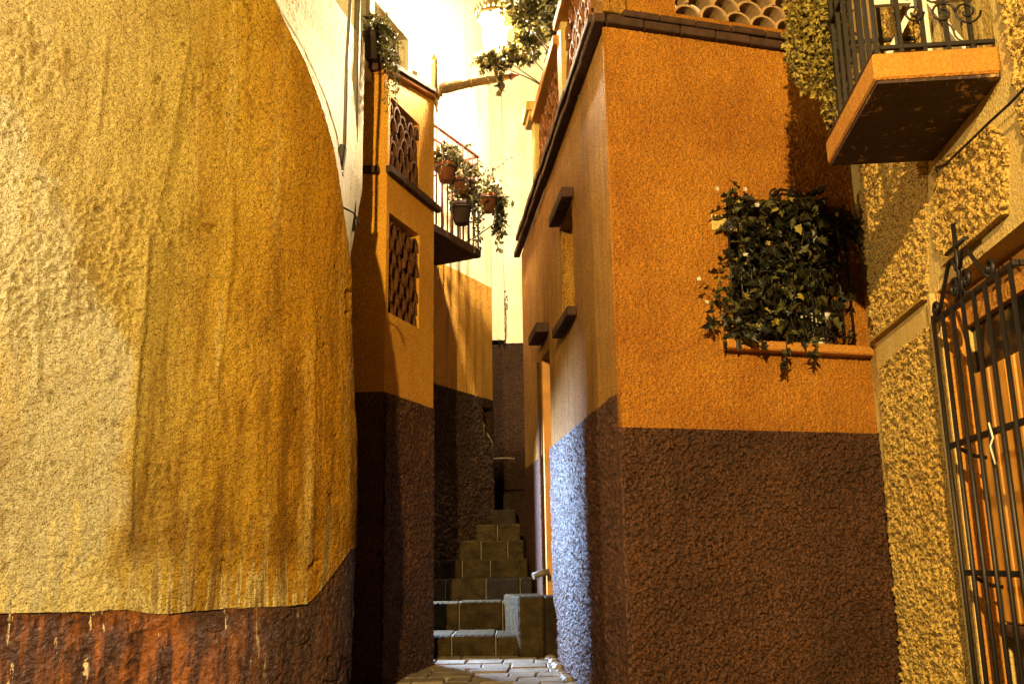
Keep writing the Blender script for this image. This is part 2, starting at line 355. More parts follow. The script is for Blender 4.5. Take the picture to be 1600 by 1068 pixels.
# yellow wall: pale worn plaster on the left, ochre wash, orange towards the alley, drips and bare fringe above the dado
def yellow_mat():
    m, t, b = newmat('weathered_yellow_wash')
    tc = N(t, 'ShaderNodeTexCoord'); v = tc.outputs['Object']
    sep = N(t, 'ShaderNodeSeparateXYZ'); t.links.new(v, sep.inputs[0])
    X, Z = math_(t, 'ADD', sep.outputs[0], -2.2), math_(t, 'ADD', sep.outputs[2], -.1)     # back to metres on the plan
    vs = coords(t, (6, 6, .5)); vs2 = coords(t, (16, 16, 1.1))
    big = noise(t, v, 2.0, 6, .65); strk = noise(t, vs, 1.5, 6, .65, .3); strk2 = noise(t, vs2, 1.6, 4, .6, .2)
    col = mix(t, ramp(t, big, .38, .62), (.44, .285, .036), (.35, .21, .020))
    # orange, deeper wash towards the alley corner
    xo = math_(t, 'ADD', X, math_(t, 'MULTIPLY', math_(t, 'SUBTRACT', strk, .5), .5))
    col = mix(t, math_(t, 'MULTIPLY', ramp(t, math_(t, 'MULTIPLY_ADD', xo, .5, 1.35), .50, .86), .75), col, (.44, .165, .006))
    # pale worn area at the left, sharp edged below, soft above
    xe = math_(t, 'ADD', X, math_(t, 'MULTIPLY', math_(t, 'SUBTRACT', noise(t, v, 2.2, 6, .65), .5), .5))
    xe = math_(t, 'ADD', xe, math_(t, 'MULTIPLY', math_(t, 'MAXIMUM', math_(t, 'SUBTRACT', Z, 1.9), 0), .42))
    pale = math_(t, 'MAXIMUM', ramp(t, math_(t, 'MULTIPLY_ADD', xe, -1, -1.76), .0, .10), math_(t, 'MULTIPLY', ramp(t, math_(t, 'MULTIPLY_ADD', X, -1, -1.45), .0, .9), .55))
    col = mix(t, math_(t, 'MULTIPLY', pale, .9), col, (.50, .42, .25))
    # bare fringe just above the dado line
    zf = math_(t, 'ADD', math_(t, 'SUBTRACT', Z, .83), math_(t, 'MULTIPLY', math_(t, 'SUBTRACT', strk2, .5), -2.6))
    fr = ramp(t, zf, .03, .16, (1, 1, 1, 1), (0, 0, 0, 1))
    col = mix(t, math_(t, 'MULTIPLY', fr, .9), col, (.66, .52, .22))
    # grime band above the fringe
    gb = math_(t, 'MULTIPLY', ramp(t, math_(t, 'MULTIPLY', Z, .25), .237, .28), ramp(t, math_(t, 'MULTIPLY', Z, .25), .31, .44, (1, 1, 1, 1), (0, 0, 0, 1)))
    gb = math_(t, 'MULTIPLY', gb, ramp(t, math_(t, 'MULTIPLY_ADD', X, 1, 1.85), .0, .12))
    col = mix(t, math_(t, 'MULTIPLY', math_(t, 'MULTIPLY', gb, ramp(t, noise(t, coords(t, (2.2, 2.2, 1.2), (1, 4, 2)), 2.0, 6, .7, .5), .38, .58)), .8), col, (.17, .075, .007))
    # brown drips
    dr = ramp(t, strk2, .49, .62); zr = ramp(t, math_(t, 'MULTIPLY', Z, .25), .22, .65, (1, 1, 1, 1), (.25, .25, .25, 1))
    col = mix(t, math_(t, 'MULTIPLY', math_(t, 'MULTIPLY', math_(t, 'MULTIPLY', dr, zr), math_(t, 'MULTIPLY_ADD', pale, -.8, 1)), .85), col, (.15, .060, .006))
    dr2 = ramp(t, strk, .50, .62)
    xr_ = ramp(t, math_(t, 'MULTIPLY_ADD', X, 1, 1.9), .0, .8, (.25, .25, .25, 1), (1, 1, 1, 1))
    col = mix(t, math_(t, 'MULTIPLY', math_(t, 'MULTIPLY', math_(t, 'MULTIPLY', dr2, xr_), ramp(t, math_(t, 'MULTIPLY', Z, .25), .25, .85, (1, 1, 1, 1), (.35, .35, .35, 1))), .9), col, (.14, .055, .004))
    dr3 = ramp(t, noise(t, coords(t, (5, 5, .45), (7, 2, 3)), 1.8, 5, .65, .2), .56, .70)
    col = mix(t, math_(t, 'MULTIPLY', dr3, .5), col, (.60, .42, .12))
    sp = ramp(t, noise(t, v, 75, 3, .65), .48, .66)
    col = mix(t, math_(t, 'MULTIPLY', sp, .45), col, (.14, .06, .012))
    pt = ramp(t, noise(t, v, 120, 2, .6), .60, .68)
    col = mix(t, math_(t, 'MULTIPLY', pt, .75), col, (.06, .025, .006))
    bl2 = ramp(t, noise(t, coords(t, (1.4, 1.4, 1), (2, 5, 1)), 3.2, 7, .72, .6), .56, .66)
    col = mix(t, math_(t, 'MULTIPLY', bl2, .45), col, (.20, .095, .012))
    t.links.new(col, b.inputs['Base Color']); b.inputs['Roughness'].default_value = .75; b.inputs['Specular IOR Level'].default_value = .06
    b1 = N(t, 'ShaderNodeBump'); b1.inputs['Distance'].default_value = .030; t.links.new(noise(t, v, 42, 4, .62, .4), b1.inputs['Height'])
    b2 = N(t, 'ShaderNodeBump'); b2.inputs['Distance'].default_value = .012; t.links.new(noise(t, v, 110, 2, .6), b2.inputs['Height']); t.links.new(b1.outputs[0], b2.inputs['Normal'])
    t.links.new(b2.outputs[0], b.inputs['Normal']); return m
M['yellow'] = yellow_mat()
def base_mat():
    m, t, b = newmat('peeling_red_dado')
    tc = N(t, 'ShaderNodeTexCoord'); v = tc.outputs['Object']; vs = coords(t, (9, 9, 1.1)); vs2 = coords(t, (14, 14, 2.2), (3, 1, 0))
    s1 = noise(t, vs, 1.6, 5, .65, .3); s2 = noise(t, vs2, 1.7, 5, .7, .5)
    col = mix(t, ramp(t, s1, .45, .58), (.050, .012, .005), (.26, .075, .010))
    col = mix(t, ramp(t, noise(t, v, 2.4, 5, .6), .50, .60), col, (.055, .018, .010))
    col = mix(t, ramp(t, s2, .635, .655), col, (.70, .52, .32))
    sx = N(t, 'ShaderNodeSeparateXYZ'); t.links.new(v, sx.inputs[0])
    col = mix(t, math_(t, 'MULTIPLY', ramp(t, math_(t, 'ADD', sx.outputs[0], -.75), .0, .30), .75), col, (.030, .009, .005))
    t.links.new(col, b.inputs['Base Color']); b.inputs['Roughness'].default_value = .5
    b1 = N(t, 'ShaderNodeBump'); b1.inputs['Distance'].default_value = .034; t.links.new(noise(t, v, 40, 4, .62, .4), b1.inputs['Height'])
    t.links.new(b1.outputs[0], b.inputs['Normal']); return m
M['peel'] = base_mat()

# ------------------------------------------------------------------ plan of the alley
RC = P(968, 640, 5.1); RF = P(1372, 690, 5.54); RS = P(822, 480, 9.05)
CA = P(600, 600, 6.6); CE = P(677, 640, 7.4)
SA = P(680, 600, 8.9); SB = P(770, 630, 9.9)
FRONT = Frame(RC, RF); SIDE = Frame(RC, RS)
HOUSE = Frame(CA, CE); ALLEY = Frame(SA, SB)
RW2 = Vector((RF.x - .093 * 3, RF.y - 3, 0)); ROUGH = Frame(RF, RW2)
def gz(Y):   # ground height rises from the plaza to the steps
    return max(-.45, .3 - .1 * (7.4 - Y)) if Y < 8 else .36

# ------------------------------------------------------------------ ground
mb = MB()
ys = [-40, -8, -.1, 2, 4, 5, 6, 7, 8, 20]; xs = [-30, -3, 0, 3, 30]
for y in ys:
    for x in xs: mb.v.append((x, y, gz(y) - .03))
for i in range(len(ys) - 1):
    for j in range(len(xs) - 1):
        a = i * len(xs) + j; mb.f.append((a, a + 1, a + 1 + len(xs), a + len(xs))); mb.mi.append(0); mb.smooth.append(False)
ground = mb.build('pavement', M['joint'], kind='structure')
random.seed(3)
y = 5.6
row = 0
while y < 7.62:
    hh = random.uniform(.13, .2); x = -1.25 + random.uniform(0, .15)
    while x < .75:
        ww = random.uniform(.16, .32); g = .010
        cx_, cy_ = x + ww / 2, y + hh / 2
        inside = cx_ < RC.x - .106 * (cy_ - 5.1) + .1 and cx_ > -1.3 and (cy_ < 6.6 or cx_ > -.95)
        if inside:
            p = MB(); tz = random.uniform(-.006, .006)
            sk = random.uniform(-.02, .02)
            fn = lambda a, b, c: Vector((a + sk * (b - y) / hh + .06 * (b - y), b + .08 * (a - x), gz(b) + c))
            p.box(fn, x + g / 2, x + ww - g / 2, y + g / 2, y + hh - g / 2, -.06, tz, ch=.007)
            p.build('paver', M['paver'], ground)
        x += ww
    y += hh; row += 1
# rubble kerb against the orange house
for i in range(16):
    yy = 5.9 + i * .105; s = random.uniform(.03, .05)
    xx = RC.x - .1225 * (yy - 5.1) - .03
    mb = MB(); mb.lathe((xx, yy, gz(yy) - .02), [(s * .9, 0), (s, s * .5), (s * .7, s * 1.0), (.005, s * 1.15)], 7, sm=False)
    mb.v = [(a + random.uniform(-.008, .008), b + random.uniform(-.008, .008), c) for a, b, c in mb.v]
    mb.build('cobble', M['paver'], ground)

# ------------------------------------------------------------------ big yellow wall on the left (curved corner into the alley)
yw = thing('yellow_house', 'big weathered yellow plaster wall with peeling dark red base, nearest at the left', 'house wall', (-2.2, 4.3, -.1))
p0 = P(0, 955, 4.3); p1 = P(400, 948, 4.66); p2 = P(480, 940, 4.80); p3 = P(524, 900, 4.93); p4 = P(548, 870, 5.06); p5 = P(558, 852, 5.28)
d0 = (p1 - p0).normalized()
ctrl = [p0 - d0 * 2.2, p0 - d0 * 1.0, p0, p0.lerp(p1, .5), p1, p2, p3, p4, p5, p5 + Vector((-.03, .3, 0)), p5 + Vector((-.12, .9, 0))]
def catmull(c, k):
    out = []
    for i in range(len(c) - 1):
        a, b_, d, e = c[max(i - 1, 0)], c[i], c[i + 1], c[min(i + 2, len(c) - 1)]
        for j in range(k):
            s = j / k
            out.append(.5 * ((2 * b_) + (d - a) * s + (2 * a - 5 * b_ + 4 * d - e) * s * s + (3 * b_ - a - 3 * d + e) * s ** 3))
    out.append(c[-1]); return out
raw = np.array([[p.x, p.y] for p in catmull(ctrl, 40)])
sl_ = np.r_[0, np.cumsum(np.linalg.norm(np.diff(raw, axis=0), axis=1))]
S_TOT = sl_[-1]
def path(s): return np.stack([np.interp(s, sl_, raw[:, 0]), np.interp(s, sl_, raw[:, 1])], -1)
def s_of(px, py):   # arc length where the photograph direction meets the wall path
    d = ray(px, py); side = raw[:, 0] * d[1] - raw[:, 1] * d[0]
    i = np.where(np.sign(side[:-1]) != np.sign(side[1:]))[0]
    i = i[0]; f = side[i] / (side[i] - side[i + 1]); s = sl_[i] + f * (sl_[i + 1] - sl_[i])
    q = path(s); return s, CAMZ + d[2] * (q[1] / d[1])
sv = np.r_[np.arange(0, 2.0, .03), np.arange(2.0, S_TOT, .0065)]
dl = [s_of(*q) for q in [(2, 957), (120, 955), (200, 951), (230, 957), (270, 958), (350, 950), (440, 946), (480, 943), (505, 918), (530, 883), (546, 857)]]
zd = np.interp(sv, [0] + [a for a, b in dl] + [S_TOT], [dl[0][1]] + [b for a, b in dl] + [dl[-1][1] + .1]) + .012 * (fbm(sv * 14, sv * 0 + 3.3, 50, 4))
def ridge(pts, wdt, amp, S, Z):
    out = np.zeros_like(S)
    uv = [s_of(*q) for q in pts]
    zs_ = np.array([b for a, b in uv]); ss_ = np.array([a for a, b in uv]); o = np.argsort(zs_)
    c = np.interp(Z, zs_[o], ss_[o]) + .012 * fbm(Z * 9, Z * 0 + 7, 77, 3)
    fade = np.clip((Z - zs_.min()) / .12 + .3, 0, 1) * np.clip((zs_.max() - Z) / .25, 0, 1)
    prof = np.where(S < c, np.exp(-((c - S) / (wdt * 4)) ** 2), np.exp(-((S - c) / wdt) ** 2))   # shallow slope left, steep right
    return amp * fade * prof
def wall_grid(zlo, zhi, nz, name, mat, seed):
    T = np.linspace(0, 1, nz); S, TT = np.meshgrid(sv, T)
    lo = zlo if isinstance(zlo, np.ndarray) else np.full_like(sv, zlo); hi = zhi if isinstance(zhi, np.ndarray) else np.full_like(sv, zhi)
    Z = lo[None] * (1 - TT) + hi[None] * TT
    q = path(S.ravel()).reshape(*S.shape, 2)
    # the corner is cut back higher up: beyond the edge the wall turns into the alley
    e_ = sorted([s_of(*p)[::-1] for p in ((405, -60), (430, 0), (480, 100), (514, 200), (535, 300), (546, 380), (550, 430), (553, 560), (554, 900))]); ze = np.array([a for a, b in e_]); se = np.array([b for a, b in e_])
    SCn = np.interp(Z, ze, se) + .02 * fbm(Z * 5, Z * 0 + 1.7, 66, 3)
    fr_ = np.clip((S - SCn) / (S_TOT - SCn), 0, 1); qc = path(SCn.ravel()).reshape(*S.shape, 2); tz = np.clip((Z - 2.7) / .8, 0, 1)[..., None]; T_ = np.concatenate([p5.x - .27 + .115 * tz, 6.15 + 0 * tz], -1)
    q = np.where((S > SCn)[..., None], qc * (1 - fr_[..., None]) + T_ * fr_[..., None], q)
    tg = np.gradient(path(sv), sv, axis=0); tg /= np.linalg.norm(tg, axis=1)[:, None]
    nx, ny = tg[:, 1], -tg[:, 0]
    patch = np.clip((fbm(S * 1.6, Z * 1.3, 9, 4) + .08) * 5, .25, 1.2)
    D = .05 * fbm(S * 1.6, Z * 1.3, 1, 3) + .012 * fbm(S * 7, Z * 6, 5, 3) + patch * (.013 * fbm(S * 26, Z * 23, 13, 3)) + patch * .017 * fbm(S * 58, Z * 52, 23, 2)
    D += .005 * fbm(S * 16, Z * 1.5, 31, 3)                       # trowel strokes
    pit = vnoise(S * 34, Z * 34, 41) * vnoise(S * 9, Z * 9, 42); D -= .016 * np.clip((pit - .62) * 6, 0, 1)
    D += ridge([(236, 330), (232, 420), (222, 540), (208, 700), (203, 860)], .010, .020, S, Z)
    D += ridge([(300, 40), (282, 150), (262, 260), (240, 370)], .008, .008, S, Z)
    D += ridge([(365, 260), (366, 400), (340, 600)], .006, .005, S, Z) + ridge([(172, 10), (160, 140), (152, 220)], .006, .005, S, Z)
    D += ridge([(60, 360), (62, 620)], .006, .006, S, Z) + ridge([(492, 420), (490, 640), (484, 900)], .012, .010, S, Z) + ridge([(400, 560), (402, 800)], .008, .005, S, Z)
    if name == 'painted_base':
        D -= .007
        D += -.012 * (fbm(S * 3.0, Z * 3.0, 61, 4) > .05)
    D = D * (1 - .8 * np.clip(fr_ * 3, 0, 1))
    V = np.stack([q[..., 0] + nx[None] * D, q[..., 1] + ny[None] * D, Z], -1).reshape(-1, 3) - np.array(WORG[yw])
    R, Cn = S.shape
    a = (np.arange(R - 1)[:, None] * Cn + np.arange(Cn - 1)[None]).ravel()
    F_ = np.stack([a, a + 1, a + 1 + Cn, a + Cn], -1)
    me = bpy.data.meshes.new(name); me.vertices.add(len(V)); me.vertices.foreach_set('co', V.ravel())
    me.loops.add(F_.size); me.loops.foreach_set('vertex_index', F_.ravel()); me.polygons.add(len(F_))
    me.polygons.foreach_set('loop_start', np.arange(len(F_)) * 4); me.polygons.foreach_set('use_smooth', np.ones(len(F_), bool))
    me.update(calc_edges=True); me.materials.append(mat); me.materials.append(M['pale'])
    me.polygons.foreach_set('material_index', ((fr_[:-1, :-1] > .0) & (Z[:-1, :-1] > 2.0)).ravel().astype(np.int32))    # pale colour stands in for lantern light on the return above
    o = bpy.data.objects.new(name, me); COL.objects.link(o); o.parent = yw; WORG[o] = WORG[yw]; return o
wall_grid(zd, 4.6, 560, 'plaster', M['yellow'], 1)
wall_grid(-.6, zd, 190, 'painted_base', M['peel'], 2)
# solid body behind the relief, so that the wall has its thickness
mb = MB(); k = raw[::20]; back = [(-5.2, 4.6), (-5.2, 6.9), (-1.5, 6.9)]
ring = [(x + (-.62 if y > 4.6 else 0), y + .14) for x, y in k] + [(-1.6, 6.5)] + back[::-1]
n_ = len(ring); mb.add([(x, y, -.6) for x, y in ring] + [(x, y, 4.6) for x, y in ring], [(i, (i + 1) % n_, (i + 1) % n_ + n_, i + n_) for i in range(n_)] + [tuple(range(n_))[::-1], tuple(range(n_, 2 * n_))])
mb.build('masonry_core', M['smooth'], yw)
# conduit with its dark junction box, and the bent wire end
q = lambda px, py, Y: P(px, py, Y)
cq_ = q(538, 236, 5.36); mb = MB(); mb.tube([cq_, cq_ + Vector((.0, 0, .6)), cq_ + Vector((.012, 0, 1.0)), cq_ + Vector((.012, 0, 2.0))], .011, 8); mb.build('conduit', M['plastic'], yw)
dq = q(553, 250, 6.0); mb = MB(); mb.tube([dq + Vector((0, 0, -.5)), dq + Vector((0, 0, 2.2))], .022, 8); mb.build('downpipe', M['plastic'], yw)
c = q(534, 246, 5.33); mb = MB(); mb.box(Matrix.Translation(c) @ Matrix.Rotation(.1, 4, 'Y'), -.018, .018, -.03, .03, -.085, .075, ch=.006); mb.tube([c + Vector((0, 0, -.08)), c + Vector((.005, 0, -.12))], .010, 6); mb.build('junction_box', M['iron'], yw)
mb = MB(); mb.tube([q(524, 318, 5.0), q(540, 326, 5.0), q(552, 332, 5.05), q(559, 344, 5.1), q(563, 358, 5.1)], .006, 5); mb.build('wire_end', M['iron'], yw)

# ------------------------------------------------------------------ clay tile arcs for the openwork panels
def arc_tile(wd, h, dp, th=.012, k=8):
    mb = MB(); vs = []
    for side in (0, 1):
        for rr in (0, 1):
            for i in range(k + 1):
                a = PI * i / k; r = wd / 2 - rr * th; hh = h - rr * th
                vs.append((-r * math.cos(a), -dp if side else 0, hh * math.sin(a)))
    g = lambda s, r, i: (s * 2 + r) * (k + 1) + i
    fs = []
    for i in range(k):
        fs += [(g(0, 0, i), g(0, 0, i + 1), g(0, 1, i + 1), g(0, 1, i)), (g(1, 0, i), g(1, 1, i), g(1, 1, i + 1), g(1, 0, i + 1)),
               (g(0, 0, i), g(1, 0, i), g(1, 0, i + 1), g(0, 0, i + 1)), (g(0, 1, i), g(0, 1, i + 1), g(1, 1, i + 1), g(1, 1, i))]
    fs += [(g(0, 0, 0), g(0, 1, 0), g(1, 1, 0), g(1, 0, 0)), (g(0, 0, k), g(1, 0, k), g(1, 1, k), g(0, 1, k))]
    mb.add(vs, fs); return mb.mesh('clay_tile', M['tile'])
TILE = arc_tile(.145, .085, .10)
TILE_D = arc_tile(.145, .085, .10, .016); TILE_D.materials.clear(); TILE_D.materials.append(M['tile_dark'])
def lattice(F, u0, u1, z0, z1, n0, parent, name='tile_lattice', wd=.145, h=.078, me=None, backing=True, depth=.115, zs=1.0):
    """stacked half-round tiles filling an opening; a dark sheet behind stands in for the shaded cavity"""
    me = me or TILE
    fr = holed(F, u0 - .004, u1 + .004, z0 - .004, z1 + .004, (), n0 - depth, .05)
    lat = weld(fr).build(name, M['iron'] if backing else M['dado_dark'], parent) if backing else None
    if lat is None:
        mb = MB(); mb.box(lambda a, b, c: F.pt(a, b, c), u0, u1, n0 - depth, n0 - .002, z0 - .03, z0 - .004); lat = mb.build(name, M['tile'], parent)
    nr = int((z1 - z0) / h); nc = int(round((u1 - u0) / wd))
    wd_ = (u1 - u0) / nc
    for r in range(nr + (0 if backing else 1)):
        for c_ in range(nc + (0 if r % 2 == 0 else 1)):
            u = u0 + (c_ + .5) * wd_ - (0 if r % 2 == 0 else wd_ / 2)
            if u < u0 + .03 and r % 2: u_s = u0 + wd_ * .25; sc = .5
            elif u > u1 - .03 and r % 2: u_s = u1 - wd_ * .25; sc = .5
            else: u_s = u; sc = 1
            Mx = F.mat(u_s, n0 - random.uniform(-.002, .022), z0 + r * h + random.uniform(-.003, .003)) @ Matrix.Rotation(random.uniform(-.05, .05), 4, 'Y') @ Matrix.Diagonal((sc * wd_ / .145, 1, zs * random.uniform(.92, 1.05), 1))
            place('clay_tile', me, Mx, lat)
    return lat

# ------------------------------------------------------------------ corner house (ochre, tile vents) left of the alley
ch = thing('corner_house', 'narrow ochre house with two openwork clay tile vents and a dark brown base', 'house', (CA.x, CA.y, .2))
zl0, zl1 = 3.80, 3.86          # ledge
zt = HOUSE.uv(690, 172)[1]     # cornice underside
zdado = 2.18
UE = HOUSE.L                   # far end of the face, at the alley
panels = []
for (a, b_, y0, y1) in ((606, 655, 172, 300), (604, 655, 350, 508)):
    ua = HOUSE.uv(a + 3, (y0 + y1) / 2)[0]; ub = HOUSE.uv(b_, (y0 + y1) / 2)[0]
    z1 = HOUSE.uv(630, y0 - 2)[1]; z0 = HOUSE.uv(630, y1 - 8)[1]
    panels.append((ua, ub, z0, z1))
ret = Frame(HOUSE.pt(0, 0, 0), HOUSE.pt(0, 0, 0) + Vector((-1, -.02, 0)))      # short face towards the yellow wall
CSL = .19 / .855            # the coping falls towards the plaza
def coping_z(u): return zt - CSL * (UE - min(max(u, -.12), UE))
def slope_top(mb):
    o = []
    for v in mb.v:
        u = (Vector(v) - HOUSE.A).dot(HOUSE.u)
        o.append((v[0], v[1], v[2] - zt + coping_z(u)) if v[2] > zt - .02 else v)
    mb.v = o; return mb
def face(F, u0, u1, z0, z1, holes, mat, nm, n0=0., t=.25): return slope_top(weld(holed(F, u0, u1, z0, z1, holes, n0, t))).build(nm, mat, ch)
face(HOUSE, .0, UE, zdado, zt + .02, panels, M['ochre_house'], 'wall')
face(ret, .0, .9, zdado, zt + .02, (), M['ochre_house'], 'wall', 0.0, .2)
face(HOUSE, .0, UE + .006, -.2, zdado, (), M['dado'], 'painted_base', .006)
face(ret, .0, .9, -.2, zdado, (), M['dado'], 'painted_base', .006, .2)
# side return into the alley (unseen from the plaza, closes the house)
END = Frame(HOUSE.pt(UE, 0, 0), HOUSE.pt(UE, 0, 0) + Vector((-.9, .3, 0)))
mb = MB(); e = HOUSE.pt(UE, -.25, 0)
dvec = Vector((-.95, .31, 0))
mb.add([e + Vector((0, 0, -.2)), e + dvec * .8 + Vector((0, 0, -.2)), e + dvec * .8 + Vector((0, 0, zt)), e + Vector((0, 0, zt))] + [p + Vector((-.06, -.2, 0)) for p in (e + Vector((0, 0, -.2)), e + dvec * .8 + Vector((0, 0, -.2)), e + dvec * .8 + Vector((0, 0, zt)), e + Vector((0, 0, zt)))],
       [(0, 1, 2, 3), (4, 7, 6, 5), (0, 4, 5, 1), (1, 5, 6, 2), (2, 6, 7, 3), (3, 7, 4, 0)])
mb.build('return_wall', M['ochre_house'], ch)
# ledge: three slabs
def slab(F, u0, u1, n0, n1, z0, z1, nm, mat, par, chm=.006, tilt=0.):
    mb = MB(); mb.box(lambda a, b, c: F.pt(a, b, c + tilt * b), u0, u1, n0, n1, z0, z1, ch=chm); return mb.build(nm, mat, par)
uu = -.035
while uu < UE + .03:
    l = min(.24, UE + .04 - uu)
    slab(HOUSE, uu, uu + l - .006, .003, .05, zl0 + random.uniform(-.004, .004), zl1, 'ledge_brick', M['brick'], ch); uu += .24
slab(ret, .055, .30, .003, .045, zl0, zl1 - .005, 'ledge_brick', M['brick'], ch)
slab(ret, .31, .55, .003, .045, zl0 + .004, zl1 - .002, 'ledge_brick', M['brick'], ch)
# cornice under the upper storey
for (a_, b_, n_, z_, y_, m_) in ((-.04, UE + .045, .035, .022, .052, 'slab_edge'), (-.06, UE + .06, .055, .0545, .10, 'brick')):
    mb = MB(); mb.box(lambda a, b, c: HOUSE.pt(a, b, c - CSL * (UE - a)), a_, b_, -.25, n_, zt + z_, zt + y_, ch=.006); mb.build('cornice', M[m_], ch)
slab(ret, .06, .8, -.25, .05, coping_z(0) + .03, coping_z(0) + .085, 'cornice', M['brick'], ch)
for i, (ua, ub, z0, z1) in enumerate(panels): lattice(HOUSE, ua, ub, z0, z1, 0, ch, h=.100, zs=1.28, me=TILE_D)
# upper storey, set back
wu0 = HOUSE.uv(578, 60, -.12)[0]; wu1 = HOUSE.uv(632, 90, -.12)[0]; wz1 = HOUSE.uv(632, 62, -.12)[1]; wz0 = zt - .10
uw = weld(holed(HOUSE, -.3, UE - .01, zt - .24, 8.2, [(wu0, wu1, wz0, wz1)], -.12, .3)).build('upper_wall', M['pale'], ch)
# raised plaster surround, dark timber frame, glass
mb = MB(); s_ = .075
for (a, b_, c, d) in ((wu0 - s_, wu0, wz0, wz1), (wu1, wu1 + s_, wz0, wz1), (wu0 - s_, wu1 + s_, wz1, wz1 + s_)): mb.box(lambda x, y, z: HOUSE.pt(x, y, z), a, b_, -.119, -.085, c, d, ch=.004)
win = mb.build('window', M['pale'], ch)
mb = MB()
for (a, b_, c, d) in ((wu0, wu0 + .05, wz0, wz1), (wu1 - .05, wu1, wz0, wz1), (wu0 + .052, wu1 - .052, wz1 - .05, wz1), (wu0 + .052, wu1 - .052, wz0, wz0 + .05), ((wu0 + wu1) / 2 - .02, (wu0 + wu1) / 2 + .02, wz0 + .052, wz1 - .052)):
    mb.box(lambda x, y, z: HOUSE.pt(x, y, z), a, b_, -.29, -.24, c, d, ch=.004)
mb.build('frame', M['wood'], win)
mb = MB(); mb.box(lambda x, y, z: HOUSE.pt(x, y, z), wu0, wu1, -.285, -.275, wz0, wz1); mb.build('pane', M['glass'], win)

# ------------------------------------------------------------------ alley house with the small balcony
ah = thing('alley_house', 'streaked ochre house wall with a small iron balcony behind the corner house', 'house', (SA.x, SA.y, .3))
AL = ALLEY.L
zda = ALLEY.uv(725, 613)[1]
DOOR_TOP = 1.74; ZUP = P(749, 390, 8.67).z - .02
nz_ = (ALLEY.uv(752, 640)[0], ALLEY.uv(768, 640)[0] , ALLEY.uv(760, 676)[1], ALLEY.uv(760, 638)[1])
weld(holed(ALLEY, -1.7, AL, zda, ZUP, (), 0, .3)).build('wall', M['alley_house'], ah)
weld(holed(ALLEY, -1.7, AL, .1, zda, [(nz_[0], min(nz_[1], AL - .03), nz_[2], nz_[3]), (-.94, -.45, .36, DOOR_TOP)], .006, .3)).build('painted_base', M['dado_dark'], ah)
weld(holed(ALLEY, -1.7, AL, ZUP, 9.5, (), -.004, .25)).build('upper_wall', M['pale'], ah)
mb = MB(); mb.box(lambda a, b, c: ALLEY.pt(a, b, c), nz_[0], min(nz_[1], AL - .03), -.14, -.12, nz_[2], nz_[3]); mb.build('niche_back', M['iron'], ah)
mb = MB(); mb.tube([ALLEY.pt(nz_[0] + .10, -.05, nz_[2] + .0), ALLEY.pt(nz_[0] + .11, -.05, nz_[2] + .08), ALLEY.pt(nz_[0] + .10, -.05, nz_[2] + .13), ALLEY.pt(nz_[0] + .105, -.05, nz_[2] + .22)], [.035, .03, .012, .006], 7); mb.build('wall_tap', M['bronze'], ah)
# little pipe run from the niche down the corner
P1 = lambda px, py, n: ALLEY.pt(*((lambda uz: (uz[0], n, uz[1]))(ALLEY.uv(px, py, n))))
mb = MB(); mb.tube([P1(760, 676, .02), P1(769, 690, .02), P1(770, 716, .02)], .009, 6); mb.build('water_pipe', M['plastic'], ah)
mb = MB(); a_ = P1(771, 716, .02); mb.tube([a_, a_ + Vector((.14, .02, .005)), a_ + Vector((.22, .02, -.005))], .009, 6); mb.build('water_pipe', M['plastic'], ah)
# balcony
w_b = .513
zs1 = P(749, 390, 8.67).z; zs0 = zs1 - .085; zr = P(748, 246, 8.67).z
bal = MB().box(lambda a, b, c: ALLEY.pt(a, b, c), -1.25, 0.0, .004, w_b, zs0, zs1, ch=.012).build('balcony', M['brick'], ah)
nB = 14
for i in range(nB):
    u = -1.23 + i * 1.22 / (nB - 1)
    MB().tube([ALLEY.pt(u, w_b - .03, zs1), ALLEY.pt(u, w_b - .03, zr)], .0085, 6).build('baluster', M['iron_red'], bal)
for i in range(1, 5):
    MB().tube([ALLEY.pt(-.01, w_b - .03 - i * .1, zs1), ALLEY.pt(-.01, w_b - .03 - i * .1, zr)], .0075, 6).build('baluster', M['iron_red'], bal)
MB().box(lambda a, b, c: ALLEY.pt(a, b, c), -1.25, .004, w_b - .046, w_b - .014, zr - .004, zr + .014, ch=.003).build('handrail', M['iron_red'], bal)
MB().box(lambda a, b, c: ALLEY.pt(a, b, c), -.022, .003, .006, w_b - .048, zr - .005, zr + .012, ch=.003).build('handrail', M['iron_red'], bal)
MB().box(lambda a, b, c: ALLEY.pt(a, b, c), -1.24, .002, w_b - .04, w_b - .02, zr - .135, zr - .12).build('rail', M['iron_red'], bal)

# ------------------------------------------------------------------ back houses closing the alley
bh = thing('back_house', 'tall pale plaster house lit white by the lantern, closing the end of the alley', 'house', (0, 11.2, 1.5))
YB = 11.4
BK = Frame((-3.0, YB), (3.0, YB))
bu = lambda px, py: BK.uv(px, py)
zbd = BK.uv(800, 537)[1]
ub0 = BK.uv(768, 520)[0]
weld(holed(BK, 0, 6, zbd, 12, (), 0, .3)).build('wall', M['pale'], bh)
weld(holed(BK, 1.2, 4.6, .4, zbd, (), .035, .3)).build('rubble_base', M['dado_dark'], bh)
relief(BK, 2.55, 3.7, 1.2, zbd - .002, .011, lambda U, Z: .034 + cast(.05)(U, Z), 'roughcast_coat', M['dado_dark'], bh)
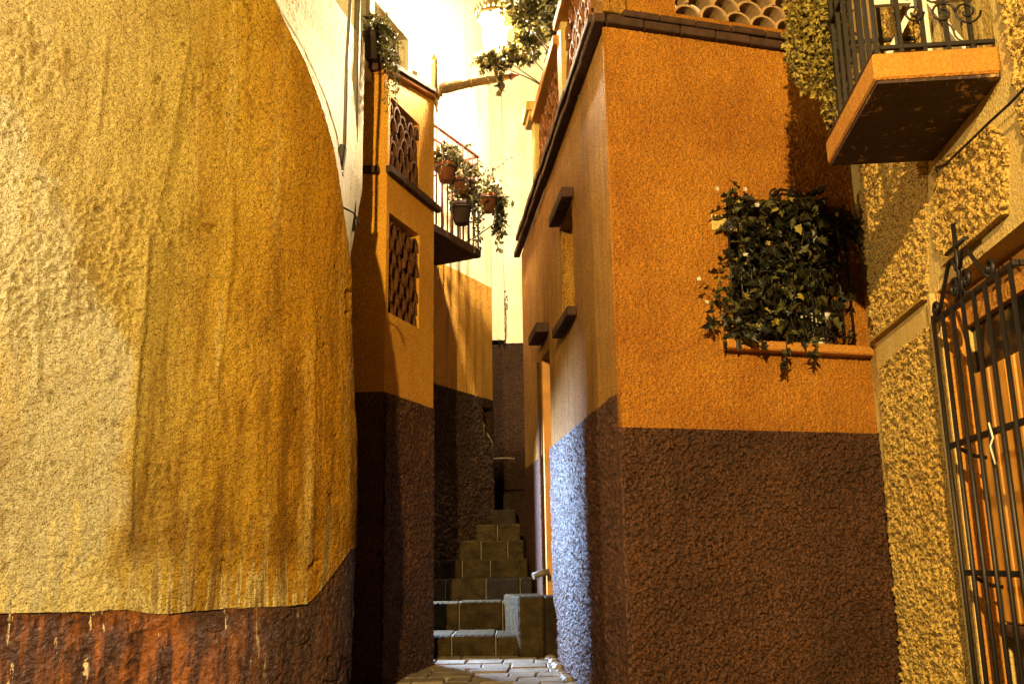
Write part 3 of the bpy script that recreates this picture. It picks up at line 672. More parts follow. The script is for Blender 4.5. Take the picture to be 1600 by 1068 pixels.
# two shallow pilasters and the corner strip
for (a, b_, nn, z0) in ((BK.uv(727, 200)[0], BK.uv(739, 200)[0], .10, 4.2), (BK.uv(768, 400)[0], BK.uv(787, 400)[0], .20, zbd + .002)):
    MB().box(lambda x, y, z: BK.pt(x, y, z), a, b_, .002, nn, z0, 11.9, ch=.006).build('pilaster', M['pale'], bh)
MB().box(lambda x, y, z: BK.pt(x, y, z), BK.uv(768, 600)[0], BK.uv(788, 600)[0], .037, .12, .4, zbd - .004, ch=.01).build('rubble_pilaster', M['dado_dark'], bh)
zz = BK.uv(720, 8)[1]
mb = MB(); mb.tube([BK.pt(BK.uv(690, 18)[0], .02, zz), BK.pt(BK.uv(694, 18)[0], .22, zz - .05), BK.pt(BK.uv(716, 18)[0], .25, zz + .02), BK.pt(BK.uv(726, 10)[0], .02, zz + .09)], .012, 6); mb.build('cable_bracket', M['iron'], bh)
# eave ends at the very top
for px in (700, 716, 733, 750):
    u, z = BK.uv(px, -16); MB().box(lambda x, y, z_: BK.pt(x, y, z_), u - .05, u + .05, .002, .42, z, z + .1, ch=.008).build('eave_beam', M['wood'], bh)

# ------------------------------------------------------------------ stone stair climbing to the right
st = thing('stone_stair', 'narrow stone block stair climbing from the pavement between the houses', 'stairs', (-.1, 7.6, .3))
lev = [  # front Y, back Y, z0, z1, joints (fractions), x0, x1
    (7.62, 8.31, .20, .475, None), (8.25, 8.66, .40, .70, None), (8.60, 9.0, .6, .88, None), (8.95, 9.32, .8, 1.04, None),
    (9.26, 9.60, .95, 1.215, None), (9.54, 9.86, 1.12, 1.375, None), (9.80, 10.24, 1.3, 1.535, None), (10.18, 10.62, 1.42, 1.71, None), (10.56, 11.0, 1.6, 1.88, None), (10.94, 11.36, 1.78, 2.05, None)]
random.seed(21)
for i, (y0, y1, z0, z1, _) in enumerate(lev):
    xl = max(-.80, -.80 + .0) if y0 < 8.9 else -.73 + .52 * (y0 - 8.9) - .02
    xr = (RC.x - .1083 * (y1 - 5.1)) + .0
    x = xl - random.uniform(0, .1)
    if i == 0: xr = .065
    while x < xr - .02:
        ww = random.uniform(.24, .36); x1 = min(x + ww, xr)
        if xr - x1 < .1: x1 = xr
        dz = random.uniform(-.006, .006)
        mb = MB(); mb.box(lambda a, b, c: Vector((a, b, c)), x + .004, x1 - .004, y0 + random.uniform(-.008, .008), y1 - .06, z0, z1 + dz, ch=.012)
        mb.build('stone_block', M['stone'] if random.random() < .62 else M['stone_dark'], st)
        MB().box(lambda a, b, c: Vector((a, b, c)), x1 - .0035, x1 + .0035, y0 + .012, y1 - .07, z0, z1 - .006).build('mortar_joint', M['lead'], st) if x1 < xr - .02 else None
        x = x1
# raised cheek block at the right of the first step
cb0 = P(810, 979, 7.60).x; cb1 = .315
mb = MB(); mb.box(lambda a, b, c: Vector((a - .16 * (b - 7.56) * (1 if a < .15 else 0), b, c)), cb0, cb1 - .105, 7.56, 8.3, .16, .755, ch=.014); mb.build('cheek_block', M['stone'], st)
mb = MB(); mb.box(lambda a, b, c: Vector((a, b, c)), cb1 - .10, cb1 + .01, 7.57, 8.3, .25, .75, ch=.014); mb.build('cheek_block', M['stone_dark'], st)
mb = MB(); mb.box(Matrix.Translation((cb1 - .02, 7.53, .36)) @ Matrix.Rotation(-.8, 4, 'Y'), -.10, .10, -.03, .03, -.022, .022, ch=.008); mb.build('broken_edging', M['stone'], st)

# ------------------------------------------------------------------ orange house on the right of the alley
oh = thing('orange_house', 'orange corner house with brown roughcast base, brick cornice and terrace above', 'house', (RC.x, RC.y, .05))
SIDE_L = SIDE.L + .30
zD = 1.70; zC = 4.07
def fwall(F, *a, mat, nm, n0=0., t=.25, holes=()):
    mb = weld(holed(F, *a, holes, n0, t))
    if F is SIDE: mitre(mb, FRONT)
    else: mitre(mb, SIDE)
    return mb.build(nm, mat, oh)
# front face: window opening
fo = (FRONT.uv(1142, 430)[0], FRONT.uv(1322, 430)[0], 2.215, FRONT.uv(1230, 318)[1])
fwall(FRONT, 0, FRONT.L + .3, zD, zC, mat=M['orange'], nm='front_wall', holes=[fo])
base_ = fwall(FRONT, 0, FRONT.L + .3, -.3, zD, mat=M['dado'], nm='painted_base', n0=.007)
relief(FRONT, .004, FRONT.L + .1, -.1, zD - .002, .0046, lambda U, Z: .006 + cast(.046)(U, Z), 'roughcast_coat', M['dado'], oh)
relief(HOUSE, .004, UE + .002, .1, zdado - .002, .007, lambda U, Z: .005 + cast(.034)(U, Z) * np.clip((UE + .003 - U) / .03, 0, 1), 'roughcast_coat', M['dado'], ch)
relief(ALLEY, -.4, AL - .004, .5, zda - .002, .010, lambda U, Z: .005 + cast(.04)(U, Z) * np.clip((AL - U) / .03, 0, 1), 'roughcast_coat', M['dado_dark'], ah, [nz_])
relief(FRONT, .004, FRONT.L + .1, zD, zC, .0052, lambda U, Z: .003 + .007 * vnoise(U * 95, Z * 85, 211) + .004 * fbm(U * 3, Z * 3, 212, 4), 'stucco_coat', M['orange'], oh, [fo])
# side face: upper window, door, second small opening
def su(px, py): return SIDE.uv(px, py)
w_near = su(897, 430)[0]; w_far = su(877, 430)[0]; w_z1 = su(886, 335)[1]; w_z0 = su(886, 497)[1]
d_near = su(862, 700)[0]; d_far = su(848, 700)[0]; d_z1 = su(856, 547)[1]
sd_holes = [(w_near, w_far, w_z0, w_z1), (d_near, d_far, .5, d_z1)]
zDs = 1.885
fwall(SIDE, .0, SIDE_L, zDs, zC, mat=M['orange_side'], nm='side_wall', holes=sd_holes, t=.26)
fwall(SIDE, .0, SIDE_L, -.3, zDs, mat=M['dado'], nm='painted_base', n0=.007, holes=[(d_near, d_far, .5, d_z1)], t=.267)
relief(SIDE, .05, d_near - .01, -.05, zDs - .002, .007, lambda U, Z: .006 + cast(.03)(U, Z) * np.clip((U - .05) / .04, 0, 1), 'roughcast_coat', M['dado'], oh)
# rounded plaster arris down the corner
mb = MB(); mb.tube([FRONT.pt(0.004, -.010, zD), FRONT.pt(.004, -.010, zC)], .0125, 8); mb.build('corner_bead', M['orange'], oh)
mb = MB(); mb.tube([FRONT.pt(0.004, -.006, -.3), FRONT.pt(.004, -.006, zD)], .0135, 8); mb.build('corner_bead', M['dado'], oh)
# window hood and sills (brick slabs)
def hood(F, u0, u1, pr, z0, z1, mat=M['brick'], nm='window_hood', tilt=-.12):
    k = max(1, int(round((u1 - u0) / .26))); l = (u1 - u0) / k; first = None
    for i in range(k):
        mb = MB(); mb.box(lambda a, b, c: F.pt(a, b, c + tilt * b), u0 + i * l, u0 + (i + 1) * l - .004, .002, pr, z0, z1, ch=.006); mb.build(nm, mat, oh)
def ledge(wn, wf, on, th, nm, tilt=0.):   # underside corners seen in the photograph: at the wall near / far, outer near
    (ua, za), (ub, zb) = su(*wn), su(*wf); z0 = (za + zb) / 2; d = Vector(ray(*on)); p = Vector((0, 0, CAMZ)) + d * ((z0 - CAMZ) / d.z); pr = (p - SIDE.A).dot(SIDE.n)
    hood(SIDE, ua, ub, min(max(pr, .07), .16), z0, z0 + th, nm=nm, tilt=tilt)
ledge((897, 308), (875, 354), (881, 297), .075, 'window_hood', -.06)
ledge((902, 490), (877, 530), (886, 492), .065, 'window_sill', -.04)
ledge((858, 511), (845, 546), (841, 511), .08, 'door_hood', -.04)
# shutters / door leaf deep in the openings
mb = MB(); mb.box(lambda a, b, c: SIDE.pt(a, b, c), w_near, w_far, -.262, -.235, w_z0, w_z1); mb.build('shutter', M['wood'], oh)
dl_ = MB().box(lambda a, b, c: SIDE.pt(a, b, c), d_near, d_far, -.264, -.24, .5, d_z1).build('door', M['wood'], oh)
MB().box(lambda a, b, c: SIDE.pt(a, b, c), d_far - .045, d_far - .003, -.235, -.004, .52, d_z1 - .003, ch=.004).build('door_jamb', M['door'], oh)
MB().box(lambda a, b, c: SIDE.pt(a, b, c), d_far + .003, d_far + .06, .010, .03, .52, d_z1 - .003, ch=.004).build('door_trim', M['dado'], oh)
# pipe stub
uz = su(858, 893); a_ = SIDE.pt(uz[0], .0, uz[1]); MB().tube([a_, a_ + SIDE.n * .05 + Vector((0, 0, -.004)), a_ + SIDE.n * .13 + Vector((0, -.02, -.03))], .027, 12).build('pipe_stub', M['plastic'], oh)
# brick cornice
uu = -.06
k = 0
while uu < SIDE_L - .02:
    l = .235
    slab(SIDE, uu, uu + l - .007, .003, .065 + random.uniform(-.004, .004), zC + .003, zC + .058, 'cornice_brick', M['brick'], oh)
    slab(SIDE, uu + .11, uu + .11 + l - .007, .003, .085 + random.uniform(-.004, .004), zC + .061, zC + .112, 'cornice_brick', M['brick'], oh) if uu + .11 + l < SIDE_L else None
    uu += l
uu = .006
while uu < FRONT.L + .2:
    l = .235
    slab(FRONT, uu, uu + l - .007, .003, .05 + random.uniform(-.004, .004), zC + .003, zC + .056, 'cornice_brick', M['brick'], oh)
    slab(FRONT, uu + .1, uu + .1 + l - .007, .003, .065 + random.uniform(-.004, .004), zC + .059, zC + .10, 'cornice_brick', M['brick'], oh)
    uu += l
# terrace floor
fl = MB(); c4 = [FRONT.pt(.05, -.02, 0), FRONT.pt(FRONT.L + .3, -.02, 0), FRONT.pt(FRONT.L + .3, -4.4, 0), SIDE.pt(SIDE_L, -.02, 0)]
fl.add([p + Vector((0, 0, zC + .005)) for p in c4] + [p + Vector((0, 0, zC + .11)) for p in c4], [(0, 3, 2, 1), (4, 5, 6, 7), (0, 1, 5, 4), (1, 2, 6, 5), (2, 3, 7, 6), (3, 0, 4, 7)]); fl.build('terrace_floor', M['brick'], oh)
# front parapet with tile opening
po = (FRONT.uv(1056, 20)[0], FRONT.uv(1290, 50)[0], FRONT.uv(1150, 35)[1] + .0, 4.62)
fwall(FRONT, .155, FRONT.L + .3, zC + .10, 4.85, mat=M['orange'], nm='parapet', n0=-.004, t=.16, holes=[po])
TILE_B = arc_tile(.165, .095, .13, .014, 10); TILE_B.materials.clear(); TILE_B.materials.append(M['tile_pale'])
lattice(FRONT, po[0], po[1], po[2], 4.62, -.004, oh, wd=.165, h=.088, me=TILE_B, backing=False, depth=.15)
# corner pier, middle post, end post, handrails, lattices on the alley side
zR = SIDE.uv(840, 143, .1)[1]
mb = MB(); mb.box(lambda a, b, c: FRONT.pt(a, b, c), .0, .15, -.16, .0, zC + .113, 5.4, ch=.008); mb.build('terrace_post', M['orange_side'], oh)
n_r = .075
for (pa, pb, py, ztop) in ((858, 879, 130, zR), (817, 836, 240, zR - .03)):
    ua, ub = sorted((SIDE.uv(pa, py, n_r)[0], SIDE.uv(pb, py, n_r)[0])); 
    slab(SIDE, ua + .02, ua + .02 + .17, n_r - .16, n_r, zC + .113, ztop, 'terrace_post', M['smooth'], oh)
    if pa == 817:
        slab(SIDE, ua - .03, ua + .25, n_r - .2, n_r + .05, ztop, ztop + .05, 'post_cap', M['smooth'], oh)
        slab(SIDE, ua - .05, ua + .27, n_r - .22, n_r + .075, ztop + .052, ztop + .14, 'post_cap', M['smooth'], oh)
        u_end = ua + .02
    else: u_mid = ua + .02
slab(SIDE, u_mid - .03, u_end + .015, n_r - .13, n_r + .02, zR - .12, zR - .035, 'handrail', M['slab_edge'], oh) if False else None
slab(SIDE, .20, u_mid + .15, n_r - .13, n_r + .03, zR + .003, zR + .075, 'handrail', M['slab_edge'], oh)
slab(SIDE, u_mid + .174, u_end - .035, n_r - .13, n_r + .03, zR - .08, zR - .005, 'handrail', M['slab_edge'], oh)
lattice(SIDE, u_mid + .18, u_end - .01, zC + .15, zR - .10, n_r - .03, oh, wd=.145, h=.078, backing=False)
lattice(SIDE, .16, u_mid - .012, zC + .15, zR - .02, n_r - .03, oh, wd=.145, h=.078, backing=False)
# front window: frame, dark glass, stone lintel end, sill
fw_ = MB()
for (a, b_, c, d) in ((fo[0], fo[0] + .05, fo[2], fo[3]), (fo[1] - .05, fo[1], fo[2], fo[3]), (fo[0] + .052, fo[1] - .052, fo[3] - .05, fo[3]), ((fo[0] + fo[1]) / 2 - .025, (fo[0] + fo[1]) / 2 + .025, fo[2], fo[3] - .052)):
    fw_.box(lambda x, y, z: FRONT.pt(x, y, z), a, b_, -.24, -.19, c, d, ch=.004)
fwin = fw_.build('window', M['wood'], oh)
MB().box(lambda x, y, z: FRONT.pt(x, y, z), fo[0], fo[1], -.235, -.225, fo[2], fo[3]).build('pane', M['glass'], fwin)
lu, lz = FRONT.uv(1110, 335); lu2, lz2 = FRONT.uv(1138, 362)
slab(FRONT, lu, lu2 + .1, -.01, .012, lz2, lz, 'lintel', M['smooth'], oh)
slab(FRONT, FRONT.uv(1125, 540)[0], FRONT.L + .0, -.18, .085, 2.145, 2.200, 'window_sill', M['slab_edge'], oh, chm=.008)
# iron grille
gr0 = FRONT.uv(1148, 500, .06)[0]; gr1 = FRONT.uv(1333, 500, .06)[0]; gz0 = 2.22; gz1 = FRONT.uv(1230, 340, .06)[1]
gm = (gr0 + gr1) / 2
gri = MB()
grb = lambda mb, z: mb.box(lambda x, y, z_: FRONT.pt(x, y, z_), gr0, gr1, .05, .064, z - .006, z + .006)
gri = grb(gri, gz0 + .03).build('window_grille', M['iron'], oh)
for z in (gz0 + .42, gz1): grb(MB(), z).build('rail', M['iron'], gri)
for i in range(13):
    u = gr0 + (gr1 - gr0) * i / 12
    MB().tube([FRONT.pt(u, .057, gz0), FRONT.pt(u, .057, gz1 + .0)], .007, 6).build('bar', M['iron'], gri)
def scroll(F, u, n, z, r, turns=1.4, dirn=1, a0=0., thick=.006):
    pts = []
    for i in range(22):
        f = i / 21; a = a0 + dirn * f * turns * 2 * PI; rr = r * (1 - .78 * f)
        pts.append(F.pt(u + math.cos(a) * rr, n, z + math.sin(a) * rr))
    return pts
MB().tube([FRONT.pt(gr0 + (gr1 - gr0) * f, .057, gz1 + .10 * math.sin(PI * f) ** .8) for f in np.linspace(0, 1, 17)], .009, 6).build('arch', M['iron'], gri)
for dx, dr in ((-.055, 1), (.055, -1)): MB().tube(scroll(FRONT, gm + dx, .057, gz1 + .125, .05, 1.3, dr, PI / 2 if dr > 0 else PI / 2), .007, 6).build('scroll', M['iron'], gri)
MB().tube([FRONT.pt(gm + .085 * math.cos(a), .057, gz1 + .10 + .075 * math.sin(a)) for a in np.linspace(0, PI, 12)], .008, 6).build('scroll', M['iron'], gri)
for i in range(4): MB().tube(scroll(FRONT, gr1 - .03 - i * .075, .075, gz0 + .05, .03, 1.2, 1 if i % 2 else -1, 0, .005), .0055, 6).build('scroll', M['iron'], gri)

# ------------------------------------------------------------------ roughcast house at the right edge
rh = thing('roughcast_house', 'yellow house with coarse roughcast panels and an iron balcony at the right edge', 'house', (RF.x, RF.y, .05))
def ru(px, py, n=0.): return ROUGH.uv(px, py, n)
dn = ru(1492, 700)[0]; dz1 = ru(1592, 352)[1]
dn_end = 2.45
weld(holed(ROUGH, -.02, 3.2, -.5, 5.2, [(dn, dn_end, -.5, dz1)], 0, .3)).build('wall', M['smooth'], rh)
def rough_panel(pts_px, nm='roughcast_panel', seed=0, inset=.0):
    """coarse thrown plaster inside a polygon given on the wall plane: real relief"""
    poly = [ru(*p) for p in pts_px]; pu = np.array([p[0] for p in poly]); pz = np.array([p[1] for p in poly])
    stp = .0055; us = np.arange(pu.min(), pu.max() + stp, stp); zs = np.arange(pz.min(), pz.max() + stp, stp)
    U, Z = np.meshgrid(us, zs)
    ins = np.zeros(U.shape, bool); j = len(poly) - 1
    wob = .010 * fbm(U * 10, Z * 10, 90 + seed, 3)
    for i in range(len(poly)):
        c1 = (pz[i] > Z + wob) != (pz[j] > Z + wob)
        with np.errstate(divide='ignore', invalid='ignore'):
            xi = (pu[j] - pu[i]) * (Z + wob - pz[i]) / (pz[j] - pz[i]) + pu[i]
        ins ^= c1 & (U + wob < xi); j = i
    n1 = vnoise(U * 46, Z * 42, 100 + seed); n2 = vnoise(U * 85, Z * 80, 110 + seed); n3 = vnoise(U * 14, Z * 12, 120 + seed)
    D = .006 + .044 * np.clip(n1 * .6 + n2 * .5 + n3 * .2 - .42, 0, 1)
    D = np.where(ins, D, -.02)
    A0 = np.array(ROUGH.A); uu_ = np.array(ROUGH.u); nn_ = np.array(ROUGH.n)
    V = (A0 + U[..., None] * uu_ + D[..., None] * nn_ + Z[..., None] * np.array([0, 0, 1.])).reshape(-1, 3) - np.array(WORG[rh])
    R, Cn = U.shape
    keep = ins[:-1, :-1] | ins[1:, :-1] | ins[:-1, 1:] | ins[1:, 1:]
    a = (np.arange(R - 1)[:, None] * Cn + np.arange(Cn - 1)[None])[keep]
    F_ = np.stack([a, a + 1, a + 1 + Cn, a + Cn], -1)
    me = bpy.data.meshes.new(nm); me.vertices.add(len(V)); me.vertices.foreach_set('co', V.ravel())
    me.loops.add(F_.size); me.loops.foreach_set('vertex_index', F_.ravel()); me.polygons.add(len(F_))
    me.polygons.foreach_set('loop_start', np.arange(len(F_)) * 4); me.polygons.foreach_set('use_smooth', np.ones(len(F_), bool))
    me.update(calc_edges=True); me.materials.append(M['rough'])
    o = bpy.data.objects.new(nm, me); COL.objects.link(o); o.parent = rh
rough_panel([(1337, 130), (1447, -120), (1452, 455), (1368, 536)], seed=1)
rough_panel([(1461, 262), (1552, 196), (1578, 222), (1577, 322), (1482, 412), (1464, 385)], seed=2)
rough_panel([(1378, 572), (1462, 505), (1476, 640), (1532, 1120), (1418, 1120), (1392, 800)], seed=3)
rough_panel([(1560, -60), (1680, -200), (1690, 190), (1608, 240), (1590, 120)], seed=4)
# dark shadow-gap ledges under two panels
for (a, b_) in (((1368, 537), (1450, 458)), ((1482, 416), (1577, 326))):
    ua, za = ru(*a); ub, zb = ru(*b_); slab(ROUGH, min(ua, ub), max(ua, ub), .001, .034, (za + zb) / 2 - .012, (za + zb) / 2 + .004, 'panel_edge', M['rough'], rh, chm=.002)
# door surround, recessed door with planks, dark fanlight
slab(ROUGH, dn - .055, dn - .002, .001, .03, -.5, dz1, 'door_surround', M['smooth'], rh)
back = -.11
MB().box(lambda a, b, c: ROUGH.pt(a, b, c), dn + .001, dn + .014, -.105, -.004, -.45, dz1 - .004).build('door_jamb', M['slab_edge'], rh)
zpl = ru(1560, 560, back)[1]; zfan = ru(1560, 478, back)[1]
MB().box(lambda a, b, c: ROUGH.pt(a, b, c), dn, dn_end, back - .03, back, zfan + .002, dz1).build('lintel_panel', M['slab_edge'], rh)
MB().box(lambda a, b, c: ROUGH.pt(a, b, c), dn, dn_end, back - .05, back - .03, zpl, zfan).build('fanlight', M['glass'], rh)
dr_ = MB().box(lambda a, b, c: ROUGH.pt(a, b, c), dn, dn_end, back - .06, back - .035, -.45, zpl - .002).build('door', M['wood'], rh)
u = dn + .004
while u < dn_end - .05:
    MB().box(lambda a, b, c: ROUGH.pt(a, b, c), u, u + .083, back - .034, back - .008 + random.uniform(-.003, .003), .72, zpl - .004, ch=.008).build('plank', M['door'], dr_)
    u += .09
MB().box(lambda a, b, c: ROUGH.pt(a, b, c), dn + .004, dn_end - .02, back - .034, back - .004, .66, .715, ch=.006).build('door_rail', M['wood'], dr_)
# balcony
sb = 2.80
bo = MB()
cq = []
for qd in [(1310, 258), (1365, 130), (1540, 118), (1455, 255)]:
    d = ray(*qd); t_ = (sb - CAMZ) / d[2]; cq.append(Vector((d[0] * t_, d[1] * t_, 0)))
uo = [(p - ROUGH.A).dot(ROUGH.u) for p in cq]; no = [(p - ROUGH.A).dot(ROUGH.n) for p in cq]
bu0 = (uo[0] + uo[3]) / 2; bu1 = (uo[1] + uo[2]) / 2; bn = (no[0] + no[1]) / 2 + .02
th_ = .125
bl = MB().box(lambda a, b, c: ROUGH.pt(a, b, c), bu0, bu1, .003, bn, sb + .014, sb + th_, ch=.008).build('balcony', M['slab_edge'], rh)
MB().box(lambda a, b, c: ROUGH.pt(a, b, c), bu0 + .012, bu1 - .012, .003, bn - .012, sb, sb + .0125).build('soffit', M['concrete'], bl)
zt_ = sb + th_
for z in (zt_ + .03, zt_ + .50, zt_ + .98):
    MB().box(lambda a, b, c: ROUGH.pt(a, b, c), bu0 + .012, bu1 - .012, bn - .035, bn - .015, z - .008, z + .008).build('rail', M['iron'], bl)
    for uu in (bu0 + .016, bu1 - .03): MB().box(lambda a, b, c: ROUGH.pt(a, b, c), uu, uu + .018, .006, bn - .037, z - .008, z + .008).build('rail', M['iron'], bl)
k = 9
for i in range(k):
    u = bu0 + .02 + (bu1 - bu0 - .04) * i / (k - 1)
    MB().box(lambda a, b, c: ROUGH.pt(a, b, c), u - .009, u + .009, bn - .033, bn - .017, zt_, zt_ + 1.0).build('baluster', M['iron'], bl)
for i in range(1, 5):
    n = (bn - .03) * i / 5
    for uu in (bu0 + .025, bu1 - .022): MB().box(lambda a, b, c: ROUGH.pt(a, b, c), uu - .008, uu + .008, n - .008, n + .008, zt_, zt_ + 1.0).build('baluster', M['iron'], bl)
BS = Frame(ROUGH.pt(bu1 - .022, 0, 0), ROUGH.pt(bu1 - .022, bn, 0))   # the end towards the plaza
for (n, z, r, d_) in ((.10, .16, .055, 1), (.19, .16, .05, -1), (.10, .33, .05, -1), (.20, .34, .055, 1), (.30, .17, .04, 1), (.30, .34, .04, -1)):
    MB().tube(scroll(BS, n, .012, zt_ + z, r, 1.5, d_, PI), .005, 6).build('scroll', M['iron'], bl)
# white crossed timber screen inside the balcony
for (u0_, z0_, u1_, z1_) in ((.06, .05, .38, .62), (.38, .05, .06, .62), (.22, .0, .22, .8), (.02, .30, .42, .30)):
    a_ = BS.pt(u0_, -.10 - abs(u0_ - .22) * .1, zt_ + z0_); b_ = BS.pt(u1_, -.10 - abs(u1_ - .22) * .1, zt_ + z1_)
    MB().tube([a_, b_], .016, 4, sm=False).build('screen_slat', M['white'], bl)
# cable strung over the wall
def wpt(px, py, n): uz = ru(px, py, n); return ROUGH.pt(uz[0], n, uz[1])
cab = MB(); cab.tube([wpt(1463, 262, .02), wpt(1476, 258, .03), wpt(1510, 226, .05), wpt(1545, 192, .05), wpt(1580, 160, .05), wpt(1640, 96, .05)], .006, 6); cab.tube([wpt(1463, 262, .02), wpt(1466, 275, .015), wpt(1463, 292, .012)], .005, 5)
tag(cab.build('cable', M['iron']), 'thin dark cable sagging across the roughcast wall under the balcony', 'cable')

# ------------------------------------------------------------------ iron gate in front of the door
gt = thing('iron_gate', 'tall black iron bar gate topped by a cross, standing off the right wall', 'gate', ROUGH.pt(dn, .06, 0))
ng = .07
g0 = ru(1464, 500, ng)[0]; g1 = ru(1586, 424, ng)[0]
zr1 = ru(1464, 500, ng)[1]; zr2 = ru(1484, 697, ng)[1]; zr3 = ru(1514, 894, ng)[1]
for z, ex in ((zr1, .02), (zr2, .25), (zr3, .25)):
    MB().box(lambda a, b, c: ROUGH.pt(a, b, c), g0 - .03, g1 + ex, ng - .012, ng + .012, z - .012, z + .012, ch=.003).build('rail', M['iron'], gt)
MB().box(lambda a, b, c: ROUGH.pt(a, b, c), g1, g1 + .02, -.10, ng - .014, zr1 - .01, zr1 + .01).build('rail', M['iron'], gt)
nb = 8
for i in range(nb + 3):
    u = g0 + (g1 - g0) * i / (nb - 1)
    top = zr1 + (.0 if 0 < i < nb else .02)
    if i >= nb: top = zr2 + .3
    MB().tube([ROUGH.pt(u, ng + .016, -.3), ROUGH.pt(u, ng + .016, top)], .0095, 6).build('bar', M['iron'], gt)
for z in (zr2, zr3): MB().tube([ROUGH.pt(g0 + .06, ng - .012, z - .02), ROUGH.pt(g0 + .05, .0, z - .05), ROUGH.pt(g0 + .05, -.05, z - .06)], .009, 6).build('hinge', M['iron'], gt)
# cross finial and scrolls
gc = g0 + (g1 - g0) * .38
cz = zr1
MB().tube([ROUGH.pt(gc, ng, cz), ROUGH.pt(gc, ng, cz + .34)], .010, 6).build('cross', M['iron'], gt)
MB().tube([ROUGH.pt(gc - .11, ng, cz + .24), ROUGH.pt(gc + .11, ng, cz + .24)], .011, 6).build('cross', M['iron'], gt)
for sgn in (-1, 1):
    pts = [ROUGH.pt(gc + sgn * (.02 + .0), ng, cz + .14), ROUGH.pt(gc + sgn * .05, ng, cz + .2), ROUGH.pt(gc + sgn * .10, ng, cz + .20), ROUGH.pt(gc + sgn * .17, ng, cz + .13), ROUGH.pt(gc + sgn * .25, ng, cz + .05), ROUGH.pt(gc + sgn * .30, ng, cz + .015)]
    MB().tube(pts, .009, 6).build('scroll', M['iron'], gt)
    MB().tube(scroll(ROUGH, gc + sgn * .31, ng, cz + .05, .04, 1.3, sgn, -PI / 2), .009, 6).build('scroll', M['iron'], gt)
    MB().tube(scroll(ROUGH, gc + sgn * .07, ng, cz + .075, .055, 1.4, -sgn, -PI / 2), .009, 6).build('scroll', M['iron'], gt)
wz = wpt(1545, 660, ng + .03); MB().tube([wz, wz + Vector((.004, -.01, -.06)), wz + Vector((-.006, .0, -.09)), wz + Vector((.0, -.01, -.16))], .004, 5).build('wire_tie', M['white'], gt)

# ------------------------------------------------------------------ lantern on its bracket
LC = P(772, 48, 7.6)
ln = thing('street_lantern', 'lit iron street lantern with crown on a curved wall bracket above the alley', 'street lamp', LC)
zt2 = P(680, 150, 7.42)
pl = Matrix.Translation(P(679, 122, 7.36))
mb = MB(); mb.box(pl @ Matrix.Rotation(math.radians(22), 4, 'Z'), -.016, .016, -.06, .06, -.17, .15, ch=.006); mb.tube([P(679, 92, 7.36), P(679, 84, 7.36)], [.03, .008], 8)
mb.tube([P(681, 155, 7.36), P(683, 178, 7.36)], [.022, .006], 8); mb.build('wall_plate', M['bronze'], ln)
arm = [P(683, 152, 7.36), P(686, 141, 7.38), P(696, 137, 7.42), P(712, 134, 7.46), P(735, 130, 7.5), P(762, 126, 7.55), P(785, 122, 7.6), P(796, 119, 7.6)]
mb = MB(); mb.tube(arm, [.022, .04, .052, .044, .036, .032, .028, .022], 12)
for k_, r_ in ((4, .043), (5, .04)): 
    a_ = arm[k_]; d_ = (arm[k_ + 1] - arm[k_]).normalized(); mb.lathe(a_, [(.03, -.012), (r_, -.006), (r_, .006), (.03, .012)], 12, d_)
mb.build('arm', M['bronze'], ln)
mb = MB(); a_ = arm[-1]; mb.lathe(a_, [(.012, -.01), (.034, .0), (.036, .02), (.016, .045), (.012, .055), (.004, .085)], 12, (1, 0, .1)); mb.build('finial', M['iron_red'], ln)
mb = MB(); a_ = P(783, 132, 7.6); mb.lathe(a_, [(.012, .02), (.034, .0), (.036, -.022), (.018, -.05), (.012, -.06), (.004, -.09)], 12); mb.build('finial', M['iron_red'], ln)
# post up from the arm to the lantern, cage, panes, crown
zb_ = P(772, 92, 7.6).z; zt3 = P(772, 30, 7.6).z
xL, yL = LC.x, LC.y
mb = MB(); mb.tube([P(776, 124, 7.6), Vector((xL, yL, zb_ - .02))], [.016, .022], 8); mb.lathe((xL, yL, zb_ - .03), [(.03, 0), (.085, .02), (.09, .03)], 6); mb.build('stem', M['bronze'], ln)
r0, r1 = .085, .135
cage = MB(); rotl = .35
def hexp(r, z, k_): a = rotl + k_ * PI / 3; return Vector((xL + r * math.cos(a), yL + r * math.sin(a), z))
for k_ in range(6):
    cage.tube([hexp(r0, zb_, k_), hexp(r1, zt3, k_)], .006, 5)
    cage.tube([hexp(r0, zb_, k_), hexp(r0, zb_, k_ + 1)], .005, 5); cage.tube([hexp(r1, zt3, k_), hexp(r1, zt3, k_ + 1)], .009, 5)
cage.build('cage', M['iron'], ln)
for k_ in range(6):
    a, b_, c, d = hexp(r0 * .985, zb_ + .006, k_), hexp(r0 * .985, zb_ + .006, k_ + 1), hexp(r1 * .985, zt3 - .006, k_ + 1), hexp(r1 * .985, zt3 - .006, k_)
    MB().add([a, b_, c, d], [(0, 1, 2, 3)]).build('pane', M['pane'], ln, recalc=False)
crn = MB(); crn.lathe((xL, yL, zt3), [(.15, 0), (.155, .03), (.145, .045), (.09, .13), (.05, .19), (.03, .22), (.035, .25), (.006, .29)], 6)
for k_ in range(24):
    a = 2 * PI * k_ / 24; c_ = Vector((xL + .152 * math.cos(a), yL + .152 * math.sin(a), zt3 + .035)); crn.tube([c_, c_ + Vector((math.cos(a) * .02, math.sin(a) * .02, .06))], [.014, .003], 5)
crn.build('crown', M['bronze'], ln)
MB().lathe((xL, yL, (zb_ + zt3) / 2 - .01), [(.012, -.09), (.03, -.07), (.055, -.02), (.06, .02), (.045, .06), (.012, .08)], 16).build('bulb', M['bulb'], ln)

